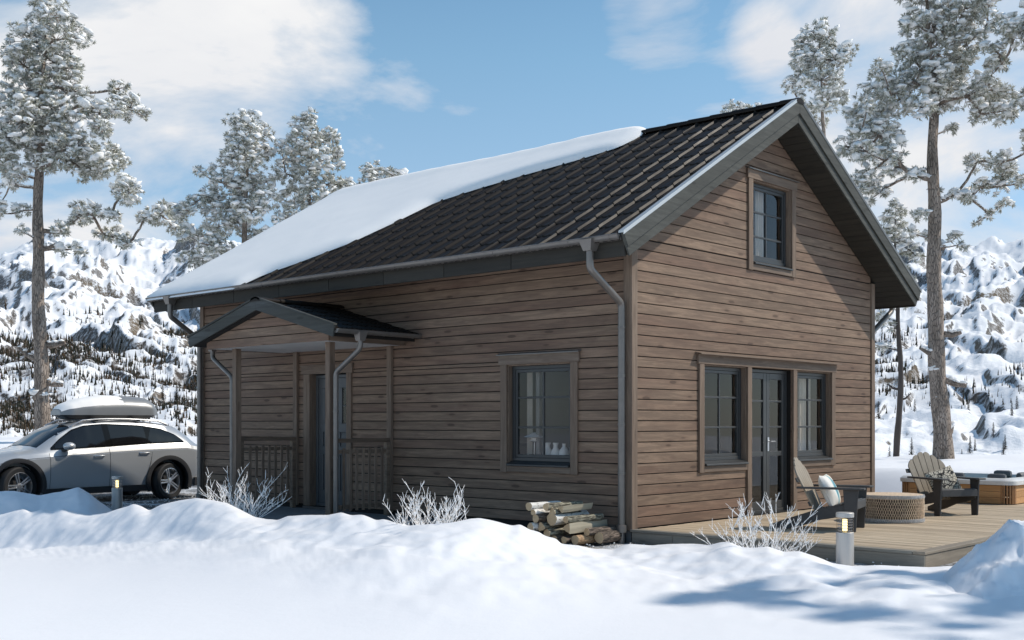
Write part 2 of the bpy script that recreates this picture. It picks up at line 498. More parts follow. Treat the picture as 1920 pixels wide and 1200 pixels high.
# ---- interior shell
ins = MB()
ins.box(-4.6, -4.5, 0.21, HW - 0.21, 0.3, 2.62)
ins.box(-4.6, -0.21, HW - 0.26, HW - 0.205, 0.3, 2.62)
ins.box(-4.5, -0.21, 0.205, HW - 0.27, 2.60, 2.72)
ins.box(-3.2, -3.1, 2.3, HW - 2.3, 2.73, 5.1)
ins.box(-3.1, -0.21, 2.2, 2.26, 2.73, 4.7)
ins.box(-3.1, -0.21, 4.9, 4.96, 2.73, 4.5)
ins.box(-1.75, -1.69, 0.21, 1.25, 0.3, 2.6)
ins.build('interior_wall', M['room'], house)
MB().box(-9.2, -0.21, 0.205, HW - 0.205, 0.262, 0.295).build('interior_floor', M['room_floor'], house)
# kitchen run seen as a dark block behind the glazed doors
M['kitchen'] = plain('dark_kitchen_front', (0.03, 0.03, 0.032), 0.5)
kt = empty('kitchen_cabinet', (0, 0, 0), 0, 'long dark kitchen cabinet along the back of the room, seen through the glazed doors', 'cabinet')
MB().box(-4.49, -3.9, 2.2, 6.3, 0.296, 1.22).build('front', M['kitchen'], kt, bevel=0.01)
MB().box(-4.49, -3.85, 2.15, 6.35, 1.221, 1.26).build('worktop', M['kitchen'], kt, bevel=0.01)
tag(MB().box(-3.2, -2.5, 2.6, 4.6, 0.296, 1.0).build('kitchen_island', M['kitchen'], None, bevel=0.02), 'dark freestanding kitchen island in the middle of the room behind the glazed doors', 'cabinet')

# ---- windows
def bars(mb, fn, u0, u1, z0, z1, t0, t1, w):
    """frame of four bars butted at the corners"""
    def b(a, c, d, e): mb.prism([(a, d), (c, d), (c, e), (a, e)], fn, t0, t1)
    b(u0, u0 + w, z0, z1); b(u1 - w, u1, z0, z1)
    b(u0 + w, u1 - w, z0, z0 + w); b(u0 + w, u1 - w, z1 - w, z1)
def rect(mb, fn, u0, u1, z0, z1, t0, t1):
    mb.prism([(u0, z0), (u1, z0), (u1, z1), (u0, z1)], fn, t0, t1)

def sash_window(fn, hole, across, muz, name='window', casing=(1, 1), head=True, mw=0.028):
    u0, u1, z0, z1 = hole
    f = MB()
    bars(f, fn, u0 + 0.016, u1 - 0.016, z0 + 0.03, z1 - 0.016, -0.135, -0.068, 0.045)
    bars(f, fn, u0 + 0.062, u1 - 0.062, z0 + 0.076, z1 - 0.062, -0.125, -0.080, 0.042)
    a0, a1, c0, c1 = u0 + 0.105, u1 - 0.105, z0 + 0.119, z1 - 0.105
    um = (u0 + u1) / 2
    rect(f, fn, um - mw / 2, um + mw / 2, c0, c1, -0.118, -0.088)
    for z in muz:
        rect(f, fn, a0, um - mw / 2 - 0.0005, z - mw / 2, z + mw / 2, -0.117, -0.089)
        rect(f, fn, um + mw / 2 + 0.0005, a1, z - mw / 2, z + mw / 2, -0.117, -0.089)
    w = f.build(name, M['slate'], house, bevel=0.003)
    p = MB(); rect(p, fn, a0 - 0.02, a1 + 0.02, c0 - 0.02, c1 + 0.02, -0.106, -0.102)
    p.build('pane', M['glass'], w)
    lin = MB()
    rect(lin, fn, u0, u0 + 0.014, z0 + 0.01, z1, -0.2, -0.001); rect(lin, fn, u1 - 0.014, u1, z0 + 0.01, z1, -0.2, -0.001)
    rect(lin, fn, u0 + 0.0145, u1 - 0.0145, z1 - 0.014, z1, -0.2, -0.001)
    lin.build('reveal', M['trim_z'], w)
    s = MB()
    s.prism([(-0.15, z0 - 0.012), (0.055, z0 - 0.035), (0.055, z0 - 0.012), (-0.06, z0 + 0.028), (-0.15, z0 + 0.028)],
            lambda a, z, t: fn(t, z, a), u0 + 0.0145, u1 - 0.0145)
    s.build('sill', M['slate'], w, bevel=0.003)
    cs = MB(); CW = 0.118
    for on, a, b in ((casing[0], u0 - CW, u0 - 0.002), (casing[1], u1 + 0.002, u1 + CW)):
        if on:
            cs = MB(); rect(cs, fn, a, b, z0 - 0.125, z1 + 0.003, 0.0005, 0.030); cs.build('casing', M['trim_z'], w, bevel=0.003)
    ap = MB(); rect(ap, fn, u0, u1, z0 - 0.118, z0 - 0.037, 0.0005, 0.027); ap.build('apron', M[across], w, bevel=0.003)
    if head:
        ap = MB(); rect(ap, fn, u0 - CW - 0.03, u1 + CW + 0.03, z1 + 0.004, z1 + 0.135, 0.0005, 0.034); ap.build('head_casing', M[across], w, bevel=0.003)
    if head:
        fl = MB(); fl.prism([(0.0, z1 + 0.165), (0.066, z1 + 0.140), (0.066, z1 + 0.128), (0.058, z1 + 0.136), (0.0, z1 + 0.1365)],
                            lambda a, z, t: fn(t, z, a), u0 - CW - 0.045, u1 + CW + 0.045)
        fl.build('flashing', M['gutter'], w)
    return w
sash_window(fL, WIN_F, 'trim_x', (1.93, 1.53))
sash_window(fG, WIN_U, 'trim_y', (4.61, 4.26))
w1 = sash_window(fG, WIN_1, 'trim_y', (1.94, 1.53), casing=(1, 0), head=False)
w2 = sash_window(fG, WIN_2, 'trim_y', (1.94, 1.53), casing=(0, 1), head=False)
# glazed double door
fd = MB(); u0, u1, z0, z1 = FDOOR
bars(fd, fG, u0 + 0.012, u1 - 0.012, z0, z1 - 0.012, -0.14, -0.075, 0.045)
door = fd.build('french_door', M['slate'], house, bevel=0.003)
um = (u0 + u1) / 2
for (a, b) in ((u0 + 0.059, um - 0.003), (um + 0.003, u1 - 0.059)):
    lf = MB(); rect(lf, fG, a, a + 0.085, z0 + 0.047, z1 - 0.06, -0.13, -0.085); rect(lf, fG, b - 0.085, b, z0 + 0.047, z1 - 0.06, -0.13, -0.085)
    rect(lf, fG, a + 0.086, b - 0.086, z0 + 0.047, z0 + 0.16, -0.129, -0.086); rect(lf, fG, a + 0.086, b - 0.086, z1 - 0.15, z1 - 0.06, -0.129, -0.086)
    for z, h in ((1.905, 0.014), (1.53, 0.014), (1.14, 0.034)):
        rect(lf, fG, a + 0.086, b - 0.086, z - h, z + h, -0.124, -0.09)
    l = lf.build('door_leaf', M['slate'], door, bevel=0.003)
for (a, b) in ((u0 + 0.059, um - 0.003), (um + 0.003, u1 - 0.059)):
    gp = MB(); rect(gp, fG, a + 0.06, b - 0.06, z0 + 0.1, z1 - 0.1, -0.109, -0.105); gp.build('pane', M['glass'], door)
hd = MB(); hd.box(-0.086, -0.076, um + 0.02, um + 0.06, 1.18, 1.38); hd.tube([(-0.076, um + 0.04, 1.32), (-0.03, um + 0.04, 1.32), (-0.03, um + 0.15, 1.32)], 0.009, 8)
hd.build('handle', M['alu'], door, smooth=40)
cs = MB()
for a, b in ((2.682, 2.793), (3.972, 4.085)):
    cs = MB(); rect(cs, fG, a, b, 0.284, 2.373, -0.2, 0.030); cs.build('casing', M['trim_z'], door, bevel=0.003)
hc = MB(); rect(hc, fG, 1.44, 5.33, 2.3745, 2.505, 0.0005, 0.034); hc.build('head_casing', M['trim_y'], door, bevel=0.003)
fl = MB(); fl.prism([(0.0, 2.535), (0.10, 2.51), (0.10, 2.497), (0.092, 2.5055), (0.0, 2.5065)], lambda a, z, t: fG(t, z, a), 1.40, 5.37)
fl.build('flashing', M['trim_y'], door)

# front door under the porch
u0, u1, z0, z1 = DOOR_F
fr = MB(); bars(fr, fL, u0 + 0.01, u1 - 0.01, z0, z1 - 0.01, -0.16, -0.10, 0.05)
fdoor = fr.build('front_door', M['door'], house, bevel=0.003)
lf = MB(); gx = [(-6.15, -6.03), (-5.72, -5.60)]
rr = [(u0 + 0.062, u1 - 0.062, z0 + 0.05, z1 - 0.062)]
pan = [(a - 0.05, b + 0.05, 0.52, 1.08) for a, b in gx] + [(a - 0.05, b + 0.05, 1.22, 1.44) for a, b in gx]
for a, b in gx: rr = minus(rr, (a, b, 1.58, 2.14))
for q in pan: rr = minus(rr, q)
for (a, b, c, d) in rr: rect(lf, fL, a, b, c, d, -0.15, -0.115)
for (a, b, c, d) in pan:
    rect(lf, fL, a + 0.0005, b - 0.0005, c + 0.0005, d - 0.0005, -0.149, -0.132)
    rect(lf, fL, a + 0.035, b - 0.035, c + 0.035, d - 0.035, -0.1315, -0.118)
for a, b in gx: rect(lf, fL, a, b, 1.85, 1.87, -0.14, -0.12)
lf = lf.build('door_leaf', M['door'], fdoor, bevel=0.004)
for a, b in gx:
    g = MB(); rect(g, fL, a + 0.001, b - 0.001, 1.581, 2.139, -0.136, -0.13); g.build('pane', M['glass'], fdoor)
h = MB(); h.box(-5.56, -5.53, 0.105, 0.116, 1.2, 1.36); h.tube([(-5.545, 0.11, 1.31), (-5.545, 0.06, 1.31), (-5.66, 0.06, 1.31)], 0.010, 8); h.build('handle', M['alu'], fdoor, smooth=40)
for a, b in ((u0 - 0.15, u0 + 0.008), (u1 - 0.008, u1 + 0.11)):
    cs = MB(); rect(cs, fL, a, b, 0.262, z1 + 0.003, -0.02, 0.03); cs.build('casing', M['trim_z'], fdoor, bevel=0.003)
    cs = MB(); rect(cs, fL, max(a, u0), min(b, u1), 0.262, z1, -0.2, -0.0205); cs.build('reveal', M['trim_z'], fdoor)
hc = MB(); rect(hc, fL, u0 - 0.2, u1 + 0.14, z1 + 0.004, z1 + 0.13, 0.0005, 0.034); rect(hc, fL, u0 - 0.215, u1 + 0.155, z1 + 0.130, z1 + 0.148, 0.0004, 0.055)
hc.build('head_casing', M['trim_x'], fdoor, bevel=0.003)

# ---- roof
XA, XB = -9.95, 0.457
def tile_sheet(mb, fn, u0, u1, s0, s1, per=0.333, course=0.365, roll=0.036):
    n = int((u1 - u0) / per * 20)
    us = np.linspace(u0, u1, n)
    ph = ((us - u1) / per) % 1.0
    hp = roll * np.clip(np.cos((ph - 0.17) / 0.075 * np.pi / 2), 0, 1) ** 0.8 * (np.abs(ph - 0.17) < 0.075)
    hp = hp + 0.014 * np.exp(-((ph - 0.50) / 0.035) ** 2) + 0.014 * np.exp(-((ph - 0.82) / 0.035) ** 2)
    c = 0; s = s0
    while s < s1 - 0.02:
        e = min(s + course + 0.03, s1)
        rows = [[fn(u, s, h * 0.6 - 0.02) for u, h in zip(us, hp)], [fn(u, s, h + 0.020) for u, h in zip(us, hp)],
                [fn(u, s + 0.015, h + 0.021) for u, h in zip(us, hp)], [fn(u, e, h + 0.004) for u, h in zip(us, hp)]]
        mb.grid(rows); s += course
tb = MB()
tile_sheet(tb, lambda u, s, h: (u, s, zr(s) - 0.055 + h), XA + 0.03, XB - 0.03, -0.80, 3.33)
tile_sheet(tb, lambda u, s, h: (u, HW - s, zr(s) - 0.055 + h), XA + 0.03, XB - 0.03, -0.80, 3.33)
roof = tb.build('roof', M['tile'], house, smooth=38)
rd = MB(); x = XA + 0.01; zt = zr(HW / 2) - 0.02
while x < XB - 0.05:
    L = min(0.42, XB - x); pts = []
    rows = []
    for (xx, rr_) in ((x, 0.098), (x + 0.05, 0.098), (x + L + 0.03, 0.088)):
        rows.append([(xx, HW / 2 + rr_ * math.cos(a) * 1.15, zt - 0.005 + rr_ * 0.62 * math.sin(a) - (0.016 if xx > x + 0.1 else 0.012)) for a in np.linspace(-0.35, math.pi + 0.35, 12)])
    rd.grid(rows); rd.add(rows[0], [tuple(range(12))]); rd.add(rows[-1], [tuple(range(12))])
    x += 0.39
rd.build('ridge_tile', M['tile'], roof, smooth=40)
sb = MB()
poly = [(-0.66, zr(-0.66) - 0.075), (3.34, zr(3.34) - 0.075), (3.34, zr(3.34) - 0.325), (-0.60, zr(-0.60) - 0.325)]
sb.prism(poly, lambda y, z, x: (x, y, z), XA + 0.03, XB - 0.03)
sb.prism([(HW - y, z) for y, z in poly], lambda y, z, x: (x, y, z), XA + 0.03, XB - 0.03)
sb.build('roof_deck', M['soffit'], roof)
# soffit boards under the overhangs
so = MB(); y = -0.6
while y < 3.25:
    for mir in (0, 1):
        q = [(y + 0.004, zr(y + 0.004) - 0.327), (y + 0.116, zr(y + 0.116) - 0.327), (y + 0.116, zr(y + 0.116) - 0.339), (y + 0.004, zr(y + 0.004) - 0.339)]
        if mir: q = [(HW - a, b) for a, b in q]
        so.prism(q, lambda y, z, x: (x, y, z), 0.024, XB - 0.03)
        so.prism(q, lambda y, z, x: (x, y, z), XA + 0.03, -HL - 0.024)
        if y < -0.08: so.prism(q, lambda y, z, x: (x, y, z), -HL - 0.0235, 0.0235)
    y += 0.12
so.build('soffit', M['soffit'], roof)
x = XA + 0.04; fas = [MB(), MB()]
while x < XB - 0.04:
    L = min(1.22, XB - 0.035 - x)
    for q in ([(-0.70, 3.535), (-0.664, 3.535), (-0.664, 3.80), (-0.70, 3.80)],):
        fas[0].prism(q, lambda y, z, xx: (xx, y, z), x, x + L - 0.008); fas[1].prism([(HW - a, b) for a, b in q], lambda y, z, xx: (xx, y, z), x, x + L - 0.008)
    x += 1.22
for fa in fas: fa.build('fascia', M['soffit'], roof, bevel=0.003)
T, B_ = (-0.79, 3.787), (-0.646, 3.538)
mid = (T[0] + (B_[0] - T[0]) * 0.60, T[1] + (B_[1] - T[1]) * 0.60)
H2 = HW / 2
offm = (mid[1] - (3.787 + SL * (mid[0] + 0.79))); offb = (B_[1] - (3.787 + SL * (B_[0] + 0.79)))
up = [T, (H2 - 0.001, zr(H2)), (H2 - 0.001, zr(H2) + offm), mid]
lo = [(mid[0], mid[1] - 0.001), (H2 - 0.001, zr(H2) + offm - 0.001), (H2 - 0.001, zr(H2) + offb), B_]
for xs in ((XB - 0.03, XB - 0.004, XB + 0.02), (XA + 0.03, XA + 0.004, XA - 0.02)):
    for mir in (0, 1):
        f2 = (lambda p: [(HW - a, b) for a, b in p]) if mir else (lambda p: p)
        bb = MB(); bb.prism(f2(up), lambda y, z, x: (x, y, z), xs[0], xs[2]); bb.prism(f2(lo), lambda y, z, x: (x, y, z), xs[0] + 0.0005, xs[1])
        o = bb.build('barge_board', M['barge'], roof, bevel=0.003)
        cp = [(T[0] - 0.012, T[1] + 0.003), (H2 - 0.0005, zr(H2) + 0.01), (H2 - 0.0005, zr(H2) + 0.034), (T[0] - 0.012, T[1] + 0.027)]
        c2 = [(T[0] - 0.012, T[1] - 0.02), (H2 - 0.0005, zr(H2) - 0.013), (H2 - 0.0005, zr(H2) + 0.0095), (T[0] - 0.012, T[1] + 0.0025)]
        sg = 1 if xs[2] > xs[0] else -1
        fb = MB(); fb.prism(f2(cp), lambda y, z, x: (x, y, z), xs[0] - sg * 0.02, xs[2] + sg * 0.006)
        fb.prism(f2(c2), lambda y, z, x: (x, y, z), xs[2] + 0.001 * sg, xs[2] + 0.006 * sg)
        fb.build('verge_flashing', M['gutter'] if mir else M['flash_lit'], o)  # left verge gets brighter metal, painting in the sun on its edge

def gutter_sec(r, t=0.006, n=12, lip=True):
    out = [(r * math.cos(a), r * math.sin(a)) for a in np.linspace(math.pi, 2 * math.pi, n)]
    inn = [((r - t) * math.cos(a), (r - t) * math.sin(a) + 0.001) for a in np.linspace(2 * math.pi, math.pi, n)]
    return out + inn
def gutter(fn, u0, u1, r=0.066, step=0.62, par=None):
    g = MB(); g.prism(gutter_sec(r), fn, u0, u1)
    full = [(r * math.cos(a) * 0.995, r * math.sin(a) * 0.995) for a in np.linspace(math.pi, 2 * math.pi, 12)]
    g.prism(full, fn, u0 - 0.004, u0 - 0.0005); g.prism(full, fn, u1 + 0.0005, u1 + 0.004)
    o = g.build('gutter', M['gutter'], par, smooth=40)
    u = u0 + 0.3
    while u < u1 - 0.1:
        k = MB().prism(gutter_sec(r + 0.004, 0.0045), fn, u, u + 0.022); u += step; k.build('gutter_bracket', M['gutter'], o, smooth=40)
    MB().tube([fn(-r, 0.0, u0), fn(-r, 0.0, u1)], 0.008, 8).build('gutter_lip', M['gutter'], o, smooth=40)
    return o
gutter(lambda a, b, t: (t, -0.775 + a, 3.775 + b), XA + 0.0, XB - 0.045, par=roof)
gutter(lambda a, b, t: (t, HW + 0.775 + a, 3.775 + b), XA + 0.0, XB - 0.045, par=roof)
def bend(pts, r=0.06, n=5):
    pts = [Vector(p) for p in pts]; out = [pts[0]]
    for i in range(1, len(pts) - 1):
        a = (pts[i - 1] - pts[i]).normalized(); b = (pts[i + 1] - pts[i]).normalized()
        p0, p2 = pts[i] + a * r, pts[i] + b * r
        for t in np.linspace(0, 1, n):
            out.append(p0 * (1 - t) ** 2 + pts[i] * 2 * t * (1 - t) + p2 * t * t)
    return out + [pts[-1]]
def downpipe(pts, rings, funnel, r=0.044, foot=True, par=None):
    d = MB(); d.tube(bend(pts), r, 14)
    fx, fy, fz, fw = funnel
    a = [(fx - fw, fy - fw), (fx + fw, fy - fw), (fx + fw, fy + fw), (fx - fw, fy + fw)]; s = 0.6
    b = [(fx + (x - fx) * s, fy + (y - fy) * s) for x, y in a]
    d.add([(x, y, fz) for x, y in a] + [(x, y, fz - 0.13) for x, y in b], [(0, 1, 2, 3), (7, 6, 5, 4)] + [(i, (i + 1) % 4, 4 + (i + 1) % 4, 4 + i) for i in range(4)])
    o = d.build('downpipe', M['gutter'], par or house, smooth=40)
    k = MB(); x, y, _ = pts[-1]
    for z in rings:
        kk = MB().lathe([(r - 0.002, -0.012), (r + 0.006, -0.01), (r + 0.006, 0.01), (r - 0.002, 0.012)], (x, y, z), 16); kk.build('pipe_bracket', M['gutter'], o, smooth=40)
    if foot: k.lathe([(r + 0.003, -0.06), (r + 0.022, -0.055), (r + 0.022, 0.03), (r + 0.004, 0.04)], (x, y, 0.30), 16)
    if k.v: k.build('pipe_socket', M['gutter'], o, smooth=40)
    return o
downpipe([(-0.03, -0.785, 3.68), (-0.03, -0.785, 3.42), (-0.09, -0.085, 3.06), (-0.09, -0.085, 0.05)], (2.77, 2.17, 1.57, 0.97), (-0.03, -0.785, 3.755, 0.095))
downpipe([(-9.24, -0.785, 3.68), (-9.24, -0.785, 3.42), (-9.43, -0.085, 3.06), (-9.43, -0.085, 0.05)], (2.77, 2.17, 1.57, 0.97), (-9.24, -0.785, 3.755, 0.095))
downpipe([(-0.03, HW + 0.785, 3.68), (-0.03, HW + 0.785, 3.50), (-0.09, HW + 0.085, 3.06), (-0.09, HW + 0.085, 0.05)], (2.77, 2.17, 1.57, 0.97), (-0.03, HW + 0.785, 3.755, 0.095))

# ---- porch
PX, PS = -5.62, 0.272
def zp(x): return 3.385 - PS * abs(x - PX)
pr = MB()
for sg in (-1, 1):
    tile_sheet(pr, (lambda u, s, h, sg=sg: (PX + sg * (1.80 - s), u if sg > 0 else u, zp(PX + (1.80 - s)) - 0.03 + h)), -1.56, -0.002, 0.0, 1.78, per=0.26, course=0.30, roll=0.022)
porch = pr.build('porch_roof', M['tile'], house, smooth=38)
k = MB(); y = -1.59
while y < -0.05:
    L = min(0.4, -0.003 - y); rows = []
    for (yy, r_) in ((y, 0.10), (y + L, 0.088)):
        rows.append([(PX + r_ * 1.2 * math.cos(a), yy, 3.375 + 0.55 * r_ * math.sin(a)) for a in np.linspace(-0.2, math.pi + 0.2, 10)])
    k.grid(rows); k.add(rows[0], [tuple(range(10))]); k.add(rows[1], [tuple(range(10))]); y += 0.385
k.build('ridge_tile', M['tile'], porch, smooth=40)
k = MB()
for sg in (-1, 1):
    k.prism([(PX, 3.33), (PX + sg * 1.70, zp(PX + 1.70) - 0.05), (PX + sg * 1.70, zp(PX + 1.70) - 0.15), (PX, 3.23)], lambda x, z, y: (x, y, z), -1.53, -0.002)
k.build('roof_deck', M['dark'], porch)
for sg in (-1, 1):
    e = 1.80
    q = [(PX + sg * 0.0005, 3.405), (PX + sg * e, 3.405 - PS * e), (PX + sg * (e - 0.035), 3.405 - PS * e - 0.155), (PX + sg * 0.0005, 3.235)]
    k = MB(); k.prism(q, lambda x, z, y: (x, y, z), -1.575, -1.545)
    o = k.build('barge_board', M['barge_x'], porch, bevel=0.003)
    q2 = [(PX + sg * 0.0005, 3.407), (PX + sg * (e + 0.01), 3.407 - PS * (e + 0.01)), (PX + sg * (e + 0.01), 3.432 - PS * (e + 0.01)), (PX + sg * 0.0005, 3.432)]
    k = MB(); k.prism(q2, lambda x, z, y: (x, y, z), -1.59, -1.53); k.build('verge_flashing', M['barge_x'], o)
k = MB(); z = 2.725
while z < 3.3:
    poly = [(PX - 1.5, z + 0.005), (PX + 1.5, z + 0.005), (PX + 1.5, z + 0.128), (PX - 1.5, z + 0.128)]
    poly = clip(poly, PS, 1, 3.235 + PS * PX); poly = clip(poly, -PS, 1, 3.235 - PS * PX) if len(poly) > 2 else poly
    if len(poly) > 2: k.prism(poly, lambda x, z, y: (x, y, z), -1.43, -1.41)
    z += 0.1333
k.build('gable_cladding', M['side_x'], porch, bevel=0.0025)
MB().box(PX - 1.46, PX + 1.46, -1.405, -0.002, 2.735, 2.76).build('ceiling', M['white_ceiling'], porch)
for sg in (-1, 1): MB().box(PX + sg * 1.465, PX + sg * 1.50, -1.405, -0.002, 2.728, 2.88).build('side_beam', M['trim_y'], porch)
for sg in (-1, 1):
    gutter(lambda a, b, t, sg=sg: (PX + sg * 1.80 + a, t, zp(PX + 1.8) - 0.025 + b), -1.54, 0.0, r=0.058, step=0.55, par=porch)
downpipe([(-3.81, -1.12, 2.82), (-3.81, -1.12, 2.62), (-4.30, -1.155, 2.30), (-4.30, -1.155, 0.23)], (1.75, 1.1), (-3.81, -1.12, 2.855, 0.075), r=0.036, foot=False)
downpipe([(-7.43, -1.12, 2.82), (-7.43, -1.12, 2.62), (-6.84, -1.155, 2.30), (-6.84, -1.155, 0.23)], (1.75, 1.1), (-7.43, -1.12, 2.855, 0.075), r=0.036, foot=False)
for x1 in (-6.67, -4.385):
    MB().box(x1 - 0.1, x1, -1.2, -1.1, 0.222, 2.734).build('porch_post', M['trim_z'], house, bevel=0.004)
    MB().box(x1 - 0.1, x1, -0.05, 0.0, 0.262, 2.734).build('porch_post', M['trim_z'], house, bevel=0.004)
    xc = x1 - 0.05
    k = MB(); k.box(xc - 0.035, xc + 0.035, -1.099, -0.051, 1.305, 1.365); k.box(xc - 0.022, xc + 0.022, -1.099, -0.051, 1.15, 1.205); k.box(xc - 0.022, xc + 0.022, -1.099, -0.051, 0.355, 0.415)
    k.box(xc - 0.035, xc + 0.035, -0.12, -0.052, 0.222, 1.304); k.box(xc - 0.035, xc + 0.035, -1.098, -1.04, 0.222, 1.304)
    ral = k.build('porch_railing', M['rail_w'], house, bevel=0.003)
    k = MB()
    for i in range(7):
        y = -1.0 + 0.84 * (i + 0.25) / 7 + 0.02
        k.box(xc + 0.0225, xc + 0.042, y, y + 0.045, 0.33, 1.23)
    k.build('baluster', M['trim_z'], ral, bevel=0.002)
k = MB(); k.box(-8.2, -3.3, -2.15, -0.001, -0.25, 0.22); k.build('porch_floor', M['concrete'], house, bevel=0.01)
k = MB(); k.box(-6.5, -5.3, -0.06, 0.02, 0.221, 0.258); k.build('door_threshold', M['slate'], house)

# ---- snow lying on the roof
edge = [(-7.25, -0.86), (-7.02, -0.42), (-6.53, -0.11), (-5.87, 0.44), (-5.52, 1.1), (-5.28, 1.72), (-4.71, 2.0), (-3.82, 2.31), (-2.92, 2.56), (-2.35, 2.8), (-2.2, 3.1), (-2.15, 3.34)]
eX = np.array([e[0] for e in edge]); eY = np.array([e[1] for e in edge])
P_ = []
nv, nu = 46, 90
for i in range(nv):
    s = i / (nv - 1)
    y = -0.86 + s * (3.34 + 0.86)
    x1 = float(np.interp(y, eY, eX)); x0 = XA + 0.02
    row = []
    for j in range(nu):
        w = j / (nu - 1); w = 1 - (1 - w) ** 1.6
        x = x0 + (x1 - x0) * w
        dist = max(0.0, min((x1 - x) * 0.8, (y + 0.86), (x - x0) + 0.015))
        h = 0.135 * (1 - math.exp(-dist / 0.10)) ** 0.8 + 0.018 * float(gnoise(x * 0.7, y * 0.7)) * min(1, dist * 3) + 0.008 * float(gnoise(x * 3, y * 3 + 5)) * min(1, dist * 3)
        rnd = max(0.0, (y - 3.0) / 0.34); h = h + (0.055 * rnd - 0.05 * rnd * rnd) * min(1, dist * 6)
        row.append((x, y, zr(y) - 0.022 + max(h, 0)))
    P_.append(row)
for i in range(nv - 2, -1, -4):
    P_.append([(x, HW - y, z) for x, y, z in P_[i]])
mb = MB().grid(P_)
rs = mb.build('roof_snow', M['roofsnow'], None, smooth=60)
tag(rs, 'thick white sheet of snow lying over the left part of the tiled house roof', 'snow')

# ---- things seen through the glass
def thing(mb, name, mat, label, cat, group=None, **kw):
    o = mb.build(name, mat, None, **kw); tag(o, label, cat, group); return o
def cloth(u0, u1, z0, z1, t, folds, amp, fn):
    rows = []
    for z in np.linspace(z0, z1, 6):
        rows.append([fn(u0 + (u1 - u0) * a, z, t + amp * math.sin(a * folds * 6.283 + 0.4 * math.sin(a * 9))) for a in np.linspace(0, 1, folds * 8)])
    mb = MB().grid(rows)
    return mb
for (a, b, z0_, z1_, fn, lb) in ((4.25, 4.55, 0.35, 2.45, fG, 'cream curtain hanging behind the window right of the glazed door, its left half'),
                                 (4.72, 5.10, 0.35, 2.45, fG, 'wide cream curtain by the right edge of the window right of the glazed door'),
                                 (3.42, 3.66, 3.75, 5.0, fG, 'pale curtain hanging in the small upper gable window'),
                                 (-1.98, -1.90, 1.0, 2.45, fL, 'narrow pale curtain at the left edge of the long wall window')):
    o = thing(cloth(a, b, z0_, z1_, -0.30, 4, 0.02, fn), 'curtain', M['curtain'], lb, 'curtain', smooth=60)
    s = o.modifiers.new('solid', 'SOLIDIFY'); s.thickness = 0.004
MB().box(-2.05, -0.98, 0.138, 0.34, 1.075, 1.125).build('window_shelf', M['ceramic'], house, bevel=0.005)
zt = 1.126; VY = 0.185
l = MB().lathe([(0.055, 0), (0.055, 0.012), (0.008, 0.016), (0.008, 0.24)], (-1.80, VY + .05, zt), 16)
lamp = empty('table_lamp', (0, 0, 0), 0, 'small white table lamp with layered shade on the window shelf', 'lamp')
l.build('lamp_base', M['alu'], lamp, smooth=40)
MB().lathe([(0.03, 0.21), (0.07, 0.225), (0.035, 0.25), (0.06, 0.262), (0.15, 0.275), (0.07, 0.305), (0.03, 0.33), (0.005, 0.335)], (-1.80, VY + .05, zt), 24).build('lamp_shade', M['ceramic'], lamp, smooth=40)
V1 = [(0.055, 0), (0.075, 0.02), (0.07, 0.08), (0.035, 0.13), (0.03, 0.16), (0.045, 0.20), (0.038, 0.20), (0.025, 0.16)]
thing(MB().lathe(V1, (-1.56, VY + .045, zt), 20), 'vase', M['ceramic'], 'white waisted vase beside the lamp on the window shelf', 'vase', 'white vases on the window shelf', smooth=40)
thing(MB().lathe([(r * 0.95, z * 1.0) for r, z in V1], (-1.415, VY + .04, zt), 20), 'vase', M['ceramic'], 'white waisted vase between two other vases on the window shelf', 'vase', 'white vases on the window shelf', smooth=40)
thing(MB().lathe([(0.06, 0), (0.07, 0.01), (0.07, 0.09), (0.03, 0.14), (0.022, 0.15), (0.022, 0.18), (0.028, 0.19), (0.02, 0.19)], (-1.27, VY + .04, zt), 20), 'vase', M['ceramic'], 'white bottle shaped vase at the right of the window shelf', 'vase', 'white vases on the window shelf', smooth=40)
pf = empty('picture_frame', (0, 0, 0), 0, 'thin framed pale print on the wall inside the glazed room', 'picture')
k = MB(); bars(k, lambda u, z, t: (-4.495 + t, u, z), 3.8, 4.7, 1.35, 2.15, 0.0, 0.02, 0.02); k.build('frame', M['black'], pf)
MB().box(-4.494, -4.488, 3.821, 4.679, 1.371, 2.129).build('print', M['room'], pf)
# ================================================================== GROUND
def structure(o): o["kind"] = "structure"; return o
def stuff(o): o["kind"] = "stuff"; return o
def quads(nr, nc):
    i = np.arange(nr - 1)[:, None] * nc + np.arange(nc - 1)[None, :]
    return np.stack([i, i + 1, i + nc + 1, i + nc], -1).reshape(-1, 4)
def world(q, d):
    """point at depth d and sideways ratio q from the viewing spot -> world XY"""
    return EYE[0] + d * (FW[0] + q * RT[0]), EYE[1] + d * (FW[1] + q * RT[1])

# crest of the ploughed snow bank: bearing ratio, distance, height
AZ = [-0.5327, -0.4409, -0.434, -0.4271, -0.4202, -0.4142, -0.4041, -0.3963, -0.3881, -0.3789, -0.3651, -0.349, -0.3398, -0.3329, -0.3261, -0.3196, -0.3123, -0.3031, -0.2847, -0.271, -0.2572, -0.2457, -0.2365, -0.2214, -0.2113, -0.2021, -0.1929, -0.1837, -0.1722, -0.1584, -0.147, -0.1387, -0.1286, -0.1171, -0.1102, -0.101, -0.0896, -0.0735, -0.0505, -0.0367, -0.0276, -0.0161, 0.0, 0.0069, 0.0152, 0.023, 0.0285, 0.0381, 0.0423, 0.0574, 0.0689, 0.0873, 0.0964, 0.101, 0.1194, 0.1378, 0.1561, 0.1699, 0.18, 0.1883, 0.1975, 0.2076, 0.2204, 0.2342, 0.248, 0.2618, 0.2755, 0.2939, 0.3169, 0.3352, 0.3582, 0.3743, 0.4409, 0.5695]
